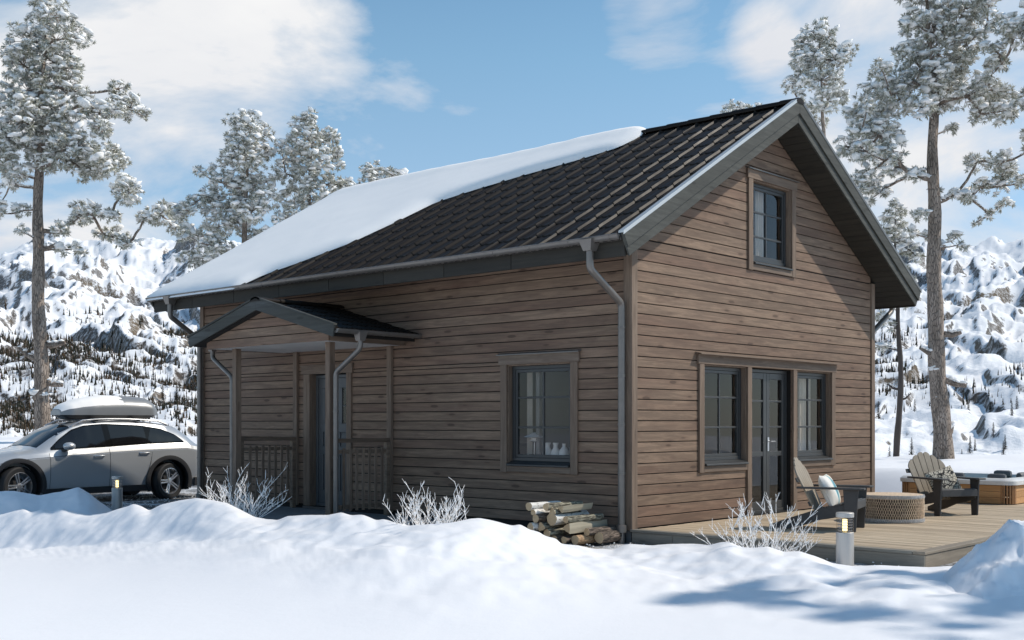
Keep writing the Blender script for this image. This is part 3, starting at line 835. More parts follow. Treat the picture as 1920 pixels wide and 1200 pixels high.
DC = [18.5, 17.4, 17.28, 17.16, 17.04, 16.94, 16.76, 16.62, 16.48, 16.32, 16.08, 15.8, 15.64, 15.52, 15.4, 15.3, 15.18, 15.03, 14.74, 14.52, 14.29, 14.11, 13.97, 13.75, 13.61, 13.48, 13.35, 13.22, 13.06, 12.86, 12.7, 12.6, 12.47, 12.33, 12.25, 12.14, 12.0, 11.8, 11.86, 11.9, 11.93, 11.96, 12.0, 12.03, 12.07, 12.11, 12.14, 12.18, 12.21, 12.43, 12.6, 12.66, 12.69, 12.7, 12.57, 12.43, 12.3, 12.13, 12.01, 11.91, 11.8, 11.74, 11.66, 11.58, 11.5, 11.44, 11.38, 11.3, 11.26, 11.24, 11.2, 11.16, 11.0, 11.0]
ZC = [0.126, 0.206, 0.247, 0.288, 0.321, 0.282, 0.342, 0.314, 0.378, 0.345, 0.312, 0.363, 0.426, 0.463, 0.515, 0.494, 0.44, 0.527, 0.609, 0.65, 0.638, 0.618, 0.564, 0.473, 0.46, 0.458, 0.518, 0.535, 0.554, 0.569, 0.612, 0.585, 0.606, 0.555, 0.573, 0.549, 0.529, 0.557, 0.573, 0.608, 0.612, 0.582, 0.528, 0.536, 0.477, 0.452, 0.405, 0.372, 0.313, 0.273, 0.22, 0.202, 0.246, 0.262, 0.258, 0.29, 0.304, 0.31, 0.351, 0.361, 0.324, 0.32, 0.344, 0.3, 0.314, 0.268, 0.207, 0.186, 0.201, 0.194, 0.188, 0.203, 0.224, 0.224]
TQ = [-0.5327, -0.4409, -0.3261, -0.2388, -0.147, -0.0735, 0.0184, 0.101, 0.1561, 0.2021, 0.2939, 0.4409, 0.5695]
TD = [17.4, 16.3, 14.3, 12.9, 11.6, 10.7, 10.99, 11.6, 11.2, 10.67, 10.2, 9.9, 9.9]
TZ = [-0.306, -0.148, 0.152, 0.365, 0.372, 0.404, 0.286, 0.159, 0.127, 0.162, 0.178, 0.198, 0.198]
q = np.unique(np.concatenate([np.linspace(-4, -1, 40), np.linspace(-1, -0.5, 70), np.linspace(-0.5, 0.5, 900), np.linspace(0.5, 1, 70), np.linspace(1, 4, 40)]))
dc = np.interp(q, AZ, DC); zc = np.interp(q, AZ, ZC)
ker = np.array([1, 2, 3, 2, 1.]) / 9
zc[3:-3] = np.convolve(zc, ker, 'same')[3:-3]
def blur(a, k):
    w_ = np.hanning(2 * k + 3)[1:-1]; w_ /= w_.sum(); e_ = np.concatenate([np.full(k, a[0]), a, np.full(k, a[-1])])
    return np.convolve(e_, w_, 'valid')
dt = blur(np.interp(q, TQ, TD), 90) - 0.3; zt_ = blur(np.interp(q, TQ, TZ), 90) - 0.01
dcs = blur(dc, 60); zcb = [blur(zc, k) for k in (60, 30, 12)] + [zc]
rows_d, rows_z = [], []
for t in np.linspace(0, 1, 80):
    d = 1.2 + (dt - 1.2) * t
    z = np.where(d > 8.0, 0.05 + (zt_ - 0.05) * ((d - 8.0) / np.maximum(dt - 8.0, 0.1)) ** 1.3, 0.05)
    rows_d.append(d); rows_z.append(z)
for t in np.linspace(0, 1, 70)[1:]:
    d = dt + (dcs + (dc - dcs) * t ** 2 - dt) * t
    s = np.sin(t ** 1.25 * np.pi / 2) ** 1.1
    f_ = t * 2.999; k_ = int(f_); f_ -= k_
    zc_ = zcb[k_] * (1 - f_) + zcb[k_ + 1] * f_
    rows_d.append(d); rows_z.append(zt_ + (zc_ - zt_) * s)
for t in np.linspace(0, 1, 36)[1:]:
    rows_d.append(dc + 1.5 * t); rows_z.append(zc - (zc + 0.35) * (1 - np.cos(t * np.pi * 0.5)) ** 1.0)
Dm = np.array(rows_d); Zm = np.array(rows_z); Q = np.broadcast_to(q, Dm.shape)
X, Y = world(Q, Dm)
front = sst(0.0, 1.0, (dc - Dm) / 0.5)
near = sst(3.0, 0.2, np.abs(Dm - dc + 0.8))
Zm = Zm + front * (0.020 * fbm(X * 0.5, Y * 0.5, 3) + near * (0.075 * fbm(X * 1.1 + 3, Y * 1.1, 3) + 0.035 * fbm(X * 3.1 + 8, Y * 3.1, 2)))
Zm = Zm + 0.006 * fbm(X * 5, Y * 5, 3) * near
gs = np_mesh('snow_ground', np.stack([X, Y, Zm], -1).reshape(-1, 3), quads(*Dm.shape), M['snow'], smooth=True)
structure(gs)

def patch(name, qs, ds, fn):
    Qm, Dd = np.meshgrid(qs, ds); X, Y = world(Qm, Dd)
    Z = fn(Qm, Dd, X, Y)
    o = np_mesh(name, np.stack([X, Y, Z], -1).reshape(-1, 3), quads(*Qm.shape), M['snow'], smooth=True)
    return o
LQ = [-0.75, -0.62, -0.52, -0.4409, -0.4271, -0.4064, -0.3881, -0.3734, -0.3642, -0.355, -0.3444, -0.335]
LZ = [0.2, 0.45, 0.42, 0.503, 0.521, 0.467, 0.521, 0.593, 0.512, 0.36, 0.199, -0.02]
o = patch('snow_bank', np.linspace(-0.75, -0.325, 260), np.linspace(17.4, 21.2, 110),
      lambda Q, D, X, Y: np.interp(Q, LQ, LZ) * np.exp(-np.abs((D - 19.5) / np.where(D < 19.5, 1.05, 0.75)) ** 2.1) + 0.09 * fbm(X * 1.5, Y * 1.5, 4) * np.exp(-((D - 18.9) / 0.9) ** 2) - 0.09)
tag(o, 'high heap of ploughed snow before the silver car, half in blue shade', 'snow heap')
RQ = [0.355, 0.374, 0.385, 0.400, 0.42, 0.4317, 0.45, 0.5, 0.62, 0.75]
RZ = [0.10, 0.24, 0.37, 0.52, 0.66, 0.70, 0.67, 0.60, 0.5, 0.4]
o = patch('snow_bank', np.linspace(0.345, 0.75, 240), np.linspace(8.8, 12.4, 140),
      lambda Q, D, X, Y: -0.02 + np.interp(Q, RQ, RZ) * (np.exp(-np.abs((D - 10.6) / np.where(D < 10.6, 0.95, 0.7)) ** 2.2) + 0.0) + (0.18 * fbm(X * 1.9, Y * 1.9, 5) + 0.13 * (ridged(X * 2.0 + 5, Y * 2.0, 3) - 0.5)) * np.exp(-((D - 10.1) / 0.8) ** 2) * sst(0.35, 0.42, Q))
tag(o, 'high lumpy heap of snow at the right front corner of the timber deck', 'snow heap')

# wider snow field with the cleared yard left open
xs = np.concatenate([np.linspace(-80, -26, 110), np.linspace(-25.7, 14, 140), np.linspace(14.5, 60, 70)])
ys = np.concatenate([np.linspace(-60, -6, 60), np.linspace(-5.5, 40, 170), np.linspace(40.5, 85, 90)])
X, Y = np.meshgrid(xs, ys)
dx = np.maximum(np.maximum(-18.0 - X, X - 4.4), 0); dy = np.maximum(np.maximum(-9 - Y, Y - 9.6), 0)
sd = np.hypot(dx, dy)
v = np.stack([X - EYE[0], Y - EYE[1]], -1)
dd = v @ FW; qq = (v @ RT) / np.maximum(dd, 0.1)
lead = 0.62 + 0.008 * np.clip(dd - 22, 0, 60) * sst(0.1, -0.2, qq)
edge_d = np.interp(qq, [-0.6, -0.2, 0.05, 0.22, 0.32, 0.6], [60, 56, 48, 36, 33, 33]) + 3 * gnoise(X * 0.08, Y * 0.08)
H = -0.25 + (lead + 0.25) * sst(0.05, 1.9, sd + 0.35 * fbm(X * 0.5, Y * 0.5, 3)) 
H = H + sst(0.2, 2.5, sd) * (0.22 * fbm(X * 0.22, Y * 0.22, 4) + 0.05 * fbm(X * 0.9, Y * 0.9, 3))
drop = np.clip(dd - edge_d, 0, None)
H = H - np.minimum(drop ** 1.4 * 0.09, 12) * (dd > 15)
H = np.where((dd < 22) & (np.abs(qq) < 1.2) & (dd > -1), np.minimum(H, -0.25), H)
np_o = np_mesh('snow_field', np.stack([X, Y, H], -1).reshape(-1, 3), quads(*X.shape), M['snow'], smooth=True)
structure(np_o)

# gravel yard
m = N('gravel'); c = m.coord()
v1 = m.vor(c, 26, 'F1', 1); vd = m.vor(c, 26, 'DISTANCE_TO_EDGE'); nz = m.noise(c, 1.1, 5, 0.6); n2 = m.noise(c, 14, 4, 0.7)
cl = m.mix(m.ramp(v1, [(0, 0.0), (1, 1.0)]), (0.07, 0.07, 0.07), (0.20, 0.19, 0.18))
cl = m.mix(m.ramp(m.math('ADD', m.math('MULTIPLY', nz, 0.7), m.math('MULTIPLY', n2, 0.45)), [(0.56, 0.0), (0.66, 0.9)]), cl, (0.80, 0.82, 0.86))
m.p(col=cl, rough=0.85); m.bump(m.ramp(vd, [(0, 0.0), (0.25, 1.0)]), 0.9, 0.02)
xs = np.linspace(-26, 6, 260); ys = np.linspace(-6, 10.6, 140)
X, Y = np.meshgrid(xs, ys)
Z = 0.12 * sst(-8, -2.5, X) + 0.02 * fbm(X * 0.8, Y * 0.8, 3) - 0.01
vv = np.stack([X - EYE[0], Y - EYE[1]], -1); gd = vv @ FW; gq = (vv @ RT) / np.maximum(gd, 0.5)
Z = Z - 0.6 * sst(0.55, 0.1, gd - np.interp(gq, AZ, DC))
go = np_mesh('gravel_yard', np.stack([X, Y, Z], -1).reshape(-1, 3), quads(*X.shape), m.m, smooth=True)
structure(go)
pv = MB()
for i in range(4):
    for j in range(2):
        pv.box(-1.5 + i * 0.52, -1.0 + i * 0.52, -1.75 + j * 0.42, -1.35 + j * 0.42, 0.02, 0.142 + rng.uniform(-.004, .004))
structure(pv.build('path', wood('path_boards', (0.32, 0.27, 0.20), (0.26, 0.21, 0.15), (0.16, 0.13, 0.1), 'x', knots=0.3), bevel=0.006))
# loose stones and ice crumbs along the deck
V_, F_ = [], []
ico = bmesh.new(); bmesh.ops.create_icosphere(ico, subdivisions=1, radius=1.0)
IV = np.array([v.co[:] for v in ico.verts]); IF = np.array([[v.index for v in f.verts] for f in ico.faces]); ico.free()
def scatter_lumps(pts, sizes, flat=0.6):
    n = len(pts); k = len(IV)
    rot = nrng.uniform(0, 6.283, n); jit = 1 + nrng.uniform(-0.28, 0.28, (n, k, 1))
    V = IV[None] * jit
    V = V * np.stack([np.ones(n), nrng.uniform(0.7, 1.1, n), np.full(n, flat) * nrng.uniform(0.7, 1.2, n)], -1)[:, None, :]
    cs, sn = np.cos(rot)[:, None], np.sin(rot)[:, None]
    V = np.stack([V[..., 0] * cs - V[..., 1] * sn, V[..., 0] * sn + V[..., 1] * cs, V[..., 2]], -1)
    V = V * np.asarray(sizes)[:, None, None] + np.asarray(pts)[:, None, :]
    F = IF[None] + (np.arange(n) * k)[:, None, None]
    return V.reshape(-1, 3), F.reshape(-1, 3)
n = 700
px_ = nrng.uniform(-2.2, 4.2, n); py_ = nrng.uniform(-1.7, -0.05, n)
V, F = scatter_lumps(np.stack([px_, py_, 0.125 + nrng.uniform(-.01, .015, n)], -1), nrng.uniform(0.004, 0.016, n))
stuff(np_mesh('snow_crumbs', V, F, M['branchsnow'], smooth=False))
n = 1600
px_ = nrng.uniform(-15, -7.6, n); py_ = nrng.uniform(-3.5, 4, n)
V, F = scatter_lumps(np.stack([px_, py_, 0.005 + nrng.uniform(-.01, .015, n)], -1), nrng.uniform(0.006, 0.02, n))
stuff(np_mesh('snow_crumbs', V, F, M['branchsnow'], smooth=False))

# ================================================================== MOUNTAINS
th = np.linspace(R(-44), R(44), 1250); lr = np.linspace(math.log(30), math.log(4600), 700)
TH, LR = np.meshgrid(th, lr); RR = np.exp(LR)
qv = np.tan(TH)
wr1 = sst(-0.05, 0.15, qv[0:1])
# successive ridge lines: distance, elevation of the crest left and right of the house, roughness
RINGS = [(30, -.24, -.085, .000), (52, -.075, -.047, .003), (115, -.022, -.024, .006), (200, .008, .004, .009), (320, .043, .046, .013), (470, .056, .060, .012),
         (760, .078, .080, .012), (1300, .106, .104, .014), (2600, .15, .145, 0.0), (4700, .05, .05, 0.0)]
skyl = np.interp(qv[0:1], [-.9, -.6, -.441, -.41, -.395, -.365, -.335, -.30, -.28, -.26, -.2, 0, .25, .31, .345, .372, .395, .413, .43, .45, .5, .9],
                [.12, .14, .127, .143, .150, .144, .152, .154, .157, .153, .146, .136, .134, .138, .142, .145, .140, .143, .139, .145, .136, .116])
us, es = [], []
t1 = th[None]
for k, (r_, l_, g_, ro) in enumerate(RINGS):
    us.append(math.log(r_) + (0.16 * fbm(t1 * 7 + 3 * k, t1 * 0 + k * 1.7, 3) if 1 < k < 9 else 0 * t1))
    e_ = l_ * (1 - wr1) + g_ * wr1 + ro * 1.9 * fbm(t1 * 9 + 11 * k, t1 * 0 + 4.3 * k, 4)
    if k == 8: e_ = skyl
    es.append(e_)
E = np.full(TH.shape, -0.3)
for k in range(len(RINGS) - 1):
    mk = (LR >= us[k]) & (LR < us[k + 1])
    t = np.clip((LR - us[k]) / (us[k + 1] - us[k]), 0, 1)
    f = np.clip((t - 0.22) / 0.78, 0, 1)
    rise = np.where(f < 1, 1 - (1 - f) ** 1.5, 1)
    dip = (0.012 if 1 < k < 7 else 0.004) * np.sin(np.pi * np.clip(t / 0.5, 0, 1))
    E = np.where(mk, es[k] + (es[k + 1] - es[k]) * rise - dip, E)
E = np.where(LR >= us[-1], es[-1], E)
sh = np.where(qv < 0, 0.10, -0.10) * (LR - 6)
warp = 0.35 * fbm(TH * 5, LR * 2.2, 3)
a1 = fbm(TH * 5.5 + warp + sh * 6, LR * 2.6 + 2, 4)
a2 = ridged((TH + sh) * 8.5 + warp * 2, LR * 2.6 + 7, 7, 2.1, 0.5) - 0.45
a3 = ridged((TH - sh * .6) * 24 + warp * 3, LR * 7.0 + 1, 5) - 0.45
bill = np.abs(fbm((TH + sh * .5) * 11 + warp, LR * 5.0 + 11, 3)) - 0.18
far = sst(450, 1000, RR)
amp = np.interp(LR, [math.log(a) for a in (30, 60, 150, 350, 800, 2000, 4600)], [.002, .008, .020, .030, .044, .050, .04])
dtl = (1 - far) * (0.45 * a1 - 1.1 * bill + 0.17 * a3) + far * (0.45 * a1 + 0.80 * a2 + 0.16 * a3)
xs_ = (E + np.where(qv < 0, 0.20, 0.24) * TH) / 0.052 + 1.1 * fbm(TH * 7 + 2, LR * 3.2, 4)
def saw(x):
    f = x - np.floor(x)
    return np.where(f < 0.76, 0.5 - f / 0.76, -0.5 + sst(0.76, 1.0, f))
mk1 = sst(-0.25, 0.15, fbm(TH * 8 + 9, LR * 3 + 3, 3))
dtl = 0.52 * dtl + (0.62 * saw(xs_) * mk1 + 0.20 * saw(xs_ * 2.6 + 0.6 * fbm(TH * 20, LR * 8, 3)))
keep_top = 1 - 0.55 * sst(1700, 2500, RR)
E = E + amp * dtl * keep_top
E = E + 0.004 * (ridged(TH * 60, LR * 20, 4) - .45) * sst(150, 500, RR)
wr = wr1 + 0 * TH
X = EYE[0] + RR * (FW[0] * np.cos(TH) + RT[0] * np.sin(TH)); Y = EYE[1] + RR * (FW[1] * np.cos(TH) + RT[1] * np.sin(TH))
ZM = 1.6 + RR * E
m = N('snowy_rock'); 
geo = m.n("ShaderNodeNewGeometry"); sep = m.n("ShaderNodeSeparateXYZ"); m.t.links.new(geo.outputs["Normal"], sep.inputs[0])
obv = m.coord("Object")
n1 = m.noise(obv, 0.03, 10, 0.68); n2 = m.noise(m.vmap(obv, (1, 1, 0.45)), 0.16, 9, 0.70); n3 = m.noise(obv, 0.01, 4, 0.6)
sl = m.math('SUBTRACT', 1.0, sep.outputs[2])
rk = m.math('ADD', sl, m.math('MULTIPLY', m.math('SUBTRACT', n1, 0.5), 0.26))
rk = m.math('ADD', rk, m.math('MULTIPLY', m.math('SUBTRACT', n2, 0.5), 0.72))
wl = m.n("ShaderNodeAttribute", attribute_name="wood").outputs["Fac"]
rk = m.math('ADD', rk, m.math('MULTIPLY', wl, 0.22))
rock = m.math('MULTIPLY', m.ramp(rk, [(0.25, 0.0), (0.31, 1.0)]), m.ramp(m.noise(m.vmap(obv, (1, 1, 0.3)), 0.55, 8, 0.7), [(0.38, 0.4), (0.52, 1.0)]))
rc = m.mix(n2, (0.035, 0.032, 0.032), (0.13, 0.115, 0.10))
rc = m.mix(m.math('MULTIPLY', wl, 0.7), rc, (0.055, 0.036, 0.026))
rc = m.mix(m.ramp(n3, [(0.50, 0.0), (0.62, 0.7)]), rc, (0.17, 0.125, 0.075))
sn = m.mix(n3, (0.80, 0.82, 0.86), (0.87, 0.875, 0.885))
m.p(col=m.mix(rock, sn, rc), rough=0.8, spec=0.2)
m.bump(m.math('ADD', m.math('MULTIPLY', n1, 1.0), m.math('MULTIPLY', n2, 0.35)), 0.6, 3.0)
ter = np_mesh('mountains', np.stack([X, Y, ZM], -1).reshape(-1, 3), quads(*TH.shape), m.m, smooth=True)
structure(ter)
# forest belt weight: left valley side, thinner on the right slopes
wn = fbm(TH * 9 + 4, LR * 3.5, 4)
woodw = sst(0.02, 0.20, wn + 0.16 * sst(0.05, 0.0, np.abs(E - 0.03)) - 0.05) * sst(0.10, 0.06, E)
woodw = np.maximum(woodw, 0.9 * sst(0.012, 0.0, np.abs(E - 0.040)) * sst(-0.1, 0.05, fbm(TH * 14, LR * 6, 3)) * (1 - wr))
woodw = np.maximum(woodw, 0.5 * sst(0.085, 0.04, E) * (1 - wr))
woodw = woodw * (1 - 0.9 * wr * sst(300, 200, RR)) * (1 - 0.4 * wr) * sst(110, 190, RR)
for nm, arr in (("wood", woodw),):
    at = ter.data.attributes.new(nm, 'FLOAT', 'POINT'); at.data.foreach_set("value", arr.astype(np.float32).ravel())
# conifers on the slopes
def conifer_np(pts, hs):
    """three stacked ragged cones per tree"""
    Vs, Fs = [], []; n = len(pts); k = 6
    for (z0, z1, r) in ((0.10, 0.55, 0.19), (0.35, 0.80, 0.145), (0.62, 1.0, 0.09)):
        a = np.linspace(0, 2 * np.pi, k, endpoint=False)[None] + nrng.uniform(0, 6, (n, 1))
        rr_ = r * 0.8 * nrng.uniform(0.45, 1.2, (n, k))
        ring = np.stack([rr_ * np.cos(a), rr_ * np.sin(a), z0 + nrng.uniform(-.05, .05, (n, k))], -1)
        tip = np.stack([np.zeros(n), np.zeros(n), np.full(n, z1)], -1)[:, None]
        Vs.append(np.concatenate([ring, tip], 1))
    st = np.stack([0.02 * np.cos(np.array([0, 2.1, 4.2])), 0.02 * np.sin(np.array([0, 2.1, 4.2])), np.zeros(3)], -1)
    V = np.concatenate(Vs + [np.broadcast_to(st, (n, 3, 3)), np.broadcast_to(np.array([[0, 0, 0.3]]), (n, 1, 3))], 1)
    f = []
    for c in range(3):
        b = c * (k + 1)
        f += [(b + i, b + (i + 1) % k, b + k) for i in range(k)]
    b = 3 * (k + 1); f += [(b, b + 1, b + 3), (b + 1, b + 2, b + 3), (b + 2, b, b + 3)]
    f = np.array(f); m_ = V.shape[1]
    V = V * np.asarray(hs)[:, None, None] + np.asarray(pts)[:, None]
    F = f[None] + (np.arange(n) * m_)[:, None, None]
    return V.reshape(-1, 3), F.reshape(-1, 3)
m = N('far_conifer'); isl = m.isl()
m.p(col=m.ramp(isl, [(0, (0.012, 0.016, 0.012)), (0.55, (0.035, 0.036, 0.026)), (0.8, (0.075, 0.045, 0.024)), (1, (0.22, 0.21, 0.20))]), rough=0.9, spec=0.1)
M['conifer'] = m.m
idx = np.arange(TH.size)
wgt = (woodw * np.where(np.abs(qv) < 0.75, 1, 0) * np.where((RR > 110) & (RR < 1300), 1, 0)).ravel()
wgt = wgt ** 1.7
wgt = wgt * np.where((np.abs(qv.ravel()) > 0.2), 1.0, 0.18)
sel = nrng.choice(idx, 22000, p=wgt / wgt.sum())
P = np.stack([X.ravel()[sel], Y.ravel()[sel], ZM.ravel()[sel]], -1)
P[:, :2] += nrng.normal(0, 1, (len(sel), 2)) * (RR.ravel()[sel] * 0.002)[:, None]
hs = np.clip(RR.ravel()[sel] * (0.0025 + 0.0065 * nrng.random(len(sel)) ** 2), 1.2, 11)
V, F = conifer_np(P - np.array([0, 0, 0.2]), hs)
stuff(np_mesh('distant_forest', V, F, M['conifer']))
# bare larch scrub as one mass: thin upright strokes
sel = nrng.choice(idx, 15000, p=wgt / wgt.sum()); n = len(sel)
P = np.stack([X.ravel()[sel], Y.ravel()[sel], ZM.ravel()[sel]], -1); rr_ = RR.ravel()[sel]
P[:, :2] += nrng.normal(0, 1, (n, 2)) * (rr_ * 0.003)[:, None]
h = rr_ * nrng.uniform(0.003, 0.008, n); w = h * 0.05
tri = np.array([[-1, 0, 0], [1, 0, 0], [0, 0, 1], [0, -1, 0], [0, 1, 0]], float)
V = tri[None] * np.stack([w, w, h], -1)[:, None] + P[:, None] - np.array([0, 0, .1])
F = np.array([[0, 1, 2], [3, 4, 2]])[None] + (np.arange(n) * 5)[:, None, None]
m = N('bare_scrub'); m.p(col=m.ramp(m.isl(), [(0, (0.05, 0.03, 0.02)), (1, (0.14, 0.10, 0.08))]), rough=0.9); 
stuff(np_mesh('distant_scrub', V.reshape(-1, 3), F.reshape(-1, 3), m.m))
# single young spruces that can be told apart on the near slopes
cand = np.where(((RR > 60) & (RR < 260) & (((qv > 0.30) & (qv < 0.46)) | ((qv < -0.27) & (qv > -0.46) & (RR > 130)))).ravel())[0]
sel = nrng.choice(cand, 46)
def spruce_mesh(seed):
    r_ = random.Random(seed); mb = MB(); mb.tube([(0, 0, 0), (0, 0, 0.95)], [0.022, 0.004], 5)
    trunk = mb
    fo = MB()
    z = 0.12
    while z < 0.97:
        rad = 0.21 * (1 - z) ** 0.8 + 0.015
        for k in range(9):
            a = r_.uniform(0, 6.283); L = rad * r_.uniform(0.55, 1.15)
            tip = Vector((math.cos(a) * L, math.sin(a) * L, z - 0.25 * L + r_.uniform(-.01, .01)))
            sd = Vector((-math.sin(a), math.cos(a), 0)) * (0.026 + 0.1 * L)
            b = Vector((0, 0, z + 0.03)); mid_ = tip * 0.55 + b * 0.45
            fo.add([b, mid_ + sd, tip, mid_ - sd], [(0, 1, 2), (0, 2, 3)])
        z += 0.055
    return trunk, fo
protos = []
for s in range(3):
    t, fo = spruce_mesh(s)
    r_ = empty('spruce_tree', (0, 0, 0), 0)
    t.build('trunk', M['darkshadebark'], r_); fo.build('crown', M['conifer'], r_)
    protos.append(r_)
used = [False] * 3
for i, k in enumerate(sel):
    src = protos[i % 3]
    if not used[i % 3]: r_ = src; used[i % 3] = True
    else:
        r_ = src.copy(); COL.objects.link(r_)
        for ch in list(src.children):
            c2 = ch.copy(); COL.objects.link(c2); c2.parent = r_
    hh = max(1.0, float(RR.ravel()[k]) * rng.uniform(0.008, 0.017))
    r_.location = (X.ravel()[k], Y.ravel()[k], ZM.ravel()[k] - 0.1); r_.scale = (hh, hh, hh); r_.rotation_euler = (0, 0, rng.uniform(0, 6))
    tag(r_, 'small dark spruce standing alone in the snow of the far slopes', 'tree', 'lone spruces on the snowy slopes')

# ================================================================== SKY AND SUN
SUN = Vector((0.457, 0.537, 0.73)).normalized()
sd_ = bpy.data.lights.new('sun', 'SUN'); sd_.energy = 3.7; sd_.angle = R(0.7); sd_.color = (1.0, 0.91, 0.79)
so_ = bpy.data.objects.new('sun', sd_); COL.objects.link(so_)
so_.rotation_euler = SUN.to_track_quat('Z', 'Y').to_euler(); so_.location = (20, 25, 40)
W = bpy.data.worlds.new("World"); SC.world = W; W.use_nodes = True
wt = W.node_tree; bg = wt.nodes["Background"]
skyn = wt.nodes.new("ShaderNodeTexSky"); skyn.sky_type = 'NISHITA'; skyn.sun_disc = False
skyn.sun_elevation = math.asin(SUN.z); skyn.sun_rotation = math.atan2(SUN.x, SUN.y)
skyn.altitude = 900; skyn.air_density = 1.0; skyn.dust_density = 0.6; skyn.ozone_density = 1.6
class WN(N):
    def __init__(s): s.t = wt
w = WN()
tc = w.n("ShaderNodeTexCoord"); dirv = tc.outputs["Generated"]
sp = w.n("ShaderNodeSeparateXYZ"); wt.links.new(dirv, sp.inputs[0])
zz = w.math('MAXIMUM', w.math('ADD', sp.outputs[2], 0.22), 0.05)
cx = w.math('DIVIDE', sp.outputs[0], zz); cy = w.math('DIVIDE', sp.outputs[1], zz)
cv = w.n("ShaderNodeCombineXYZ"); w.set(cv.inputs[0], cx); w.set(cv.inputs[1], cy)
n1 = w.noise(cv.outputs[0], 1.7, 9, 0.58, 0.35); n2 = w.noise(cv.outputs[0], 0.9, 4, 0.5)
def cdir(px, py):
    d = np.array([*(FW + (px - 960) / FOC * RT), (791.53 - py) / FOC]); return tuple(d / np.linalg.norm(d))
mask = None
for (px, py, rad, wt_) in ((40, 60, 0.16, 0.27), (270, 110, 0.09, 0.27), (420, 190, 0.06, 0.22), (1800, 130, 0.15, 0.20), (1480, 10, 0.05, 0.10), (1220, 20, 0.04, 0.21), (590, 90, 0.035, 0.19), (1440, 75, 0.025, 0.27), (520, 10, 0.04, 0.18), (1880, 420, 0.10, 0.22), (60, 420, 0.14, 0.08), (740, 240, 0.08, 0.08)):
    dt_ = w.n("ShaderNodeVectorMath", operation='DOT_PRODUCT'); w.set(dt_.inputs[0], dirv); dt_.inputs[1].default_value = cdir(px, py)
    ang = w.math('ARCCOSINE', w.math('MINIMUM', dt_.outputs["Value"], 1.0))
    g = w.math('MULTIPLY', w.ramp(w.math('DIVIDE', ang, rad * 2.2), [(0.0, 1.0), (0.25, 0.85), (1.0, 0.0)], 'EASE'), wt_)
    mask = g if mask is None else w.math('MAXIMUM', mask, g)
cl = w.math('ADD', n1, mask)
den = w.ramp(cl, [(0.60, 0.0), (0.67, 0.40), (0.80, 1.0)])
hz = w.ramp(sp.outputs[2], [(0.0, 0.8), (0.12, 0.5), (0.34, 0.14), (0.6, 0.0)])
shade = w.ramp(w.math('ADD', n2, w.math('MULTIPLY', n1, 0.6)), [(0.6, 0.0), (1.05, 1.0)])
ccol = w.mix(shade, (5.7, 6.0, 6.7), (8.1, 8.1, 8.1))
skyc = w.mix(1.0, skyn.outputs[0], w.mix(w.ramp(sp.outputs[2], [(0.10, 0.0), (0.30, 1.0)]), (1.0, 1.05, 1.16), (0.98, 1.30, 1.27)), 'MULTIPLY')
base = w.mix(w.math('MULTIPLY', hz, 0.6), skyc, (5.6, 7.2, 8.2))
fin = w.mix(den, base, ccol)
wt.links.new(fin, bg.inputs[0]); bg.inputs[1].default_value = 0.112
SC.view_settings.view_transform = 'Standard'; SC.view_settings.look = 'None'
SC.view_settings.exposure = 0.04; SC.view_settings.gamma = 1.0
SC.cycles.max_bounces = 8; SC.cycles.transparent_max_bounces = 12; SC.cycles.caustics_reflective = False; SC.cycles.caustics_refractive = False

# ================================================================== TREES
def needle_tufts(C, O, L, nn=24, w=0.10):
    """C centres, O outward directions, L needle length per tuft"""
    n = len(C)
    d = nrng.normal(0, 1, (n, nn, 3)); d /= np.linalg.norm(d, axis=-1, keepdims=True)
    d = d + 0.55 * O[:, None]; d[..., 2] += 0.10; d /= np.linalg.norm(d, axis=-1, keepdims=True)
    s = np.cross(d, nrng.normal(0, 1, (n, nn, 3))); s /= np.linalg.norm(s, axis=-1, keepdims=True)
    ln = L[:, None, None] * nrng.uniform(0.65, 1.1, (n, nn, 1))
    b = C[:, None] + d * ln * 0.05
    tip = C[:, None] + d * ln
    m_ = C[:, None] + d * ln * 0.45
    V = np.stack([b, m_ + s * ln * w, tip, m_ - s * ln * w], 2)
    F = np.arange(n * nn * 4).reshape(-1, 4)
    return V.reshape(-1, 3), F
def lumps(C, S, flat=0.55, jit=0.30):
    n = len(C); k = len(IV)
    J = 1 + nrng.uniform(-jit, jit, (n, k, 1))
    V = IV[None] * J * np.stack([nrng.uniform(.75, 1.3, n), nrng.uniform(.75, 1.3, n), flat * nrng.uniform(.7, 1.3, n)], -1)[:, None]
    a = nrng.uniform(0, 6.283, n); cs, sn = np.cos(a)[:, None], np.sin(a)[:, None]
    tilt = nrng.normal(0, 0.35, (n, 1))
    x, y, z = V[..., 0], V[..., 1], V[..., 2]
    z = z + x * tilt
    V = np.stack([x * cs - y * sn, x * sn + y * cs, z], -1) * np.asarray(S)[:, None, None] + C[:, None]
    F = IF[None] + (np.arange(n) * k)[:, None, None]
    return V.reshape(-1, 3), F.reshape(-1, 3)

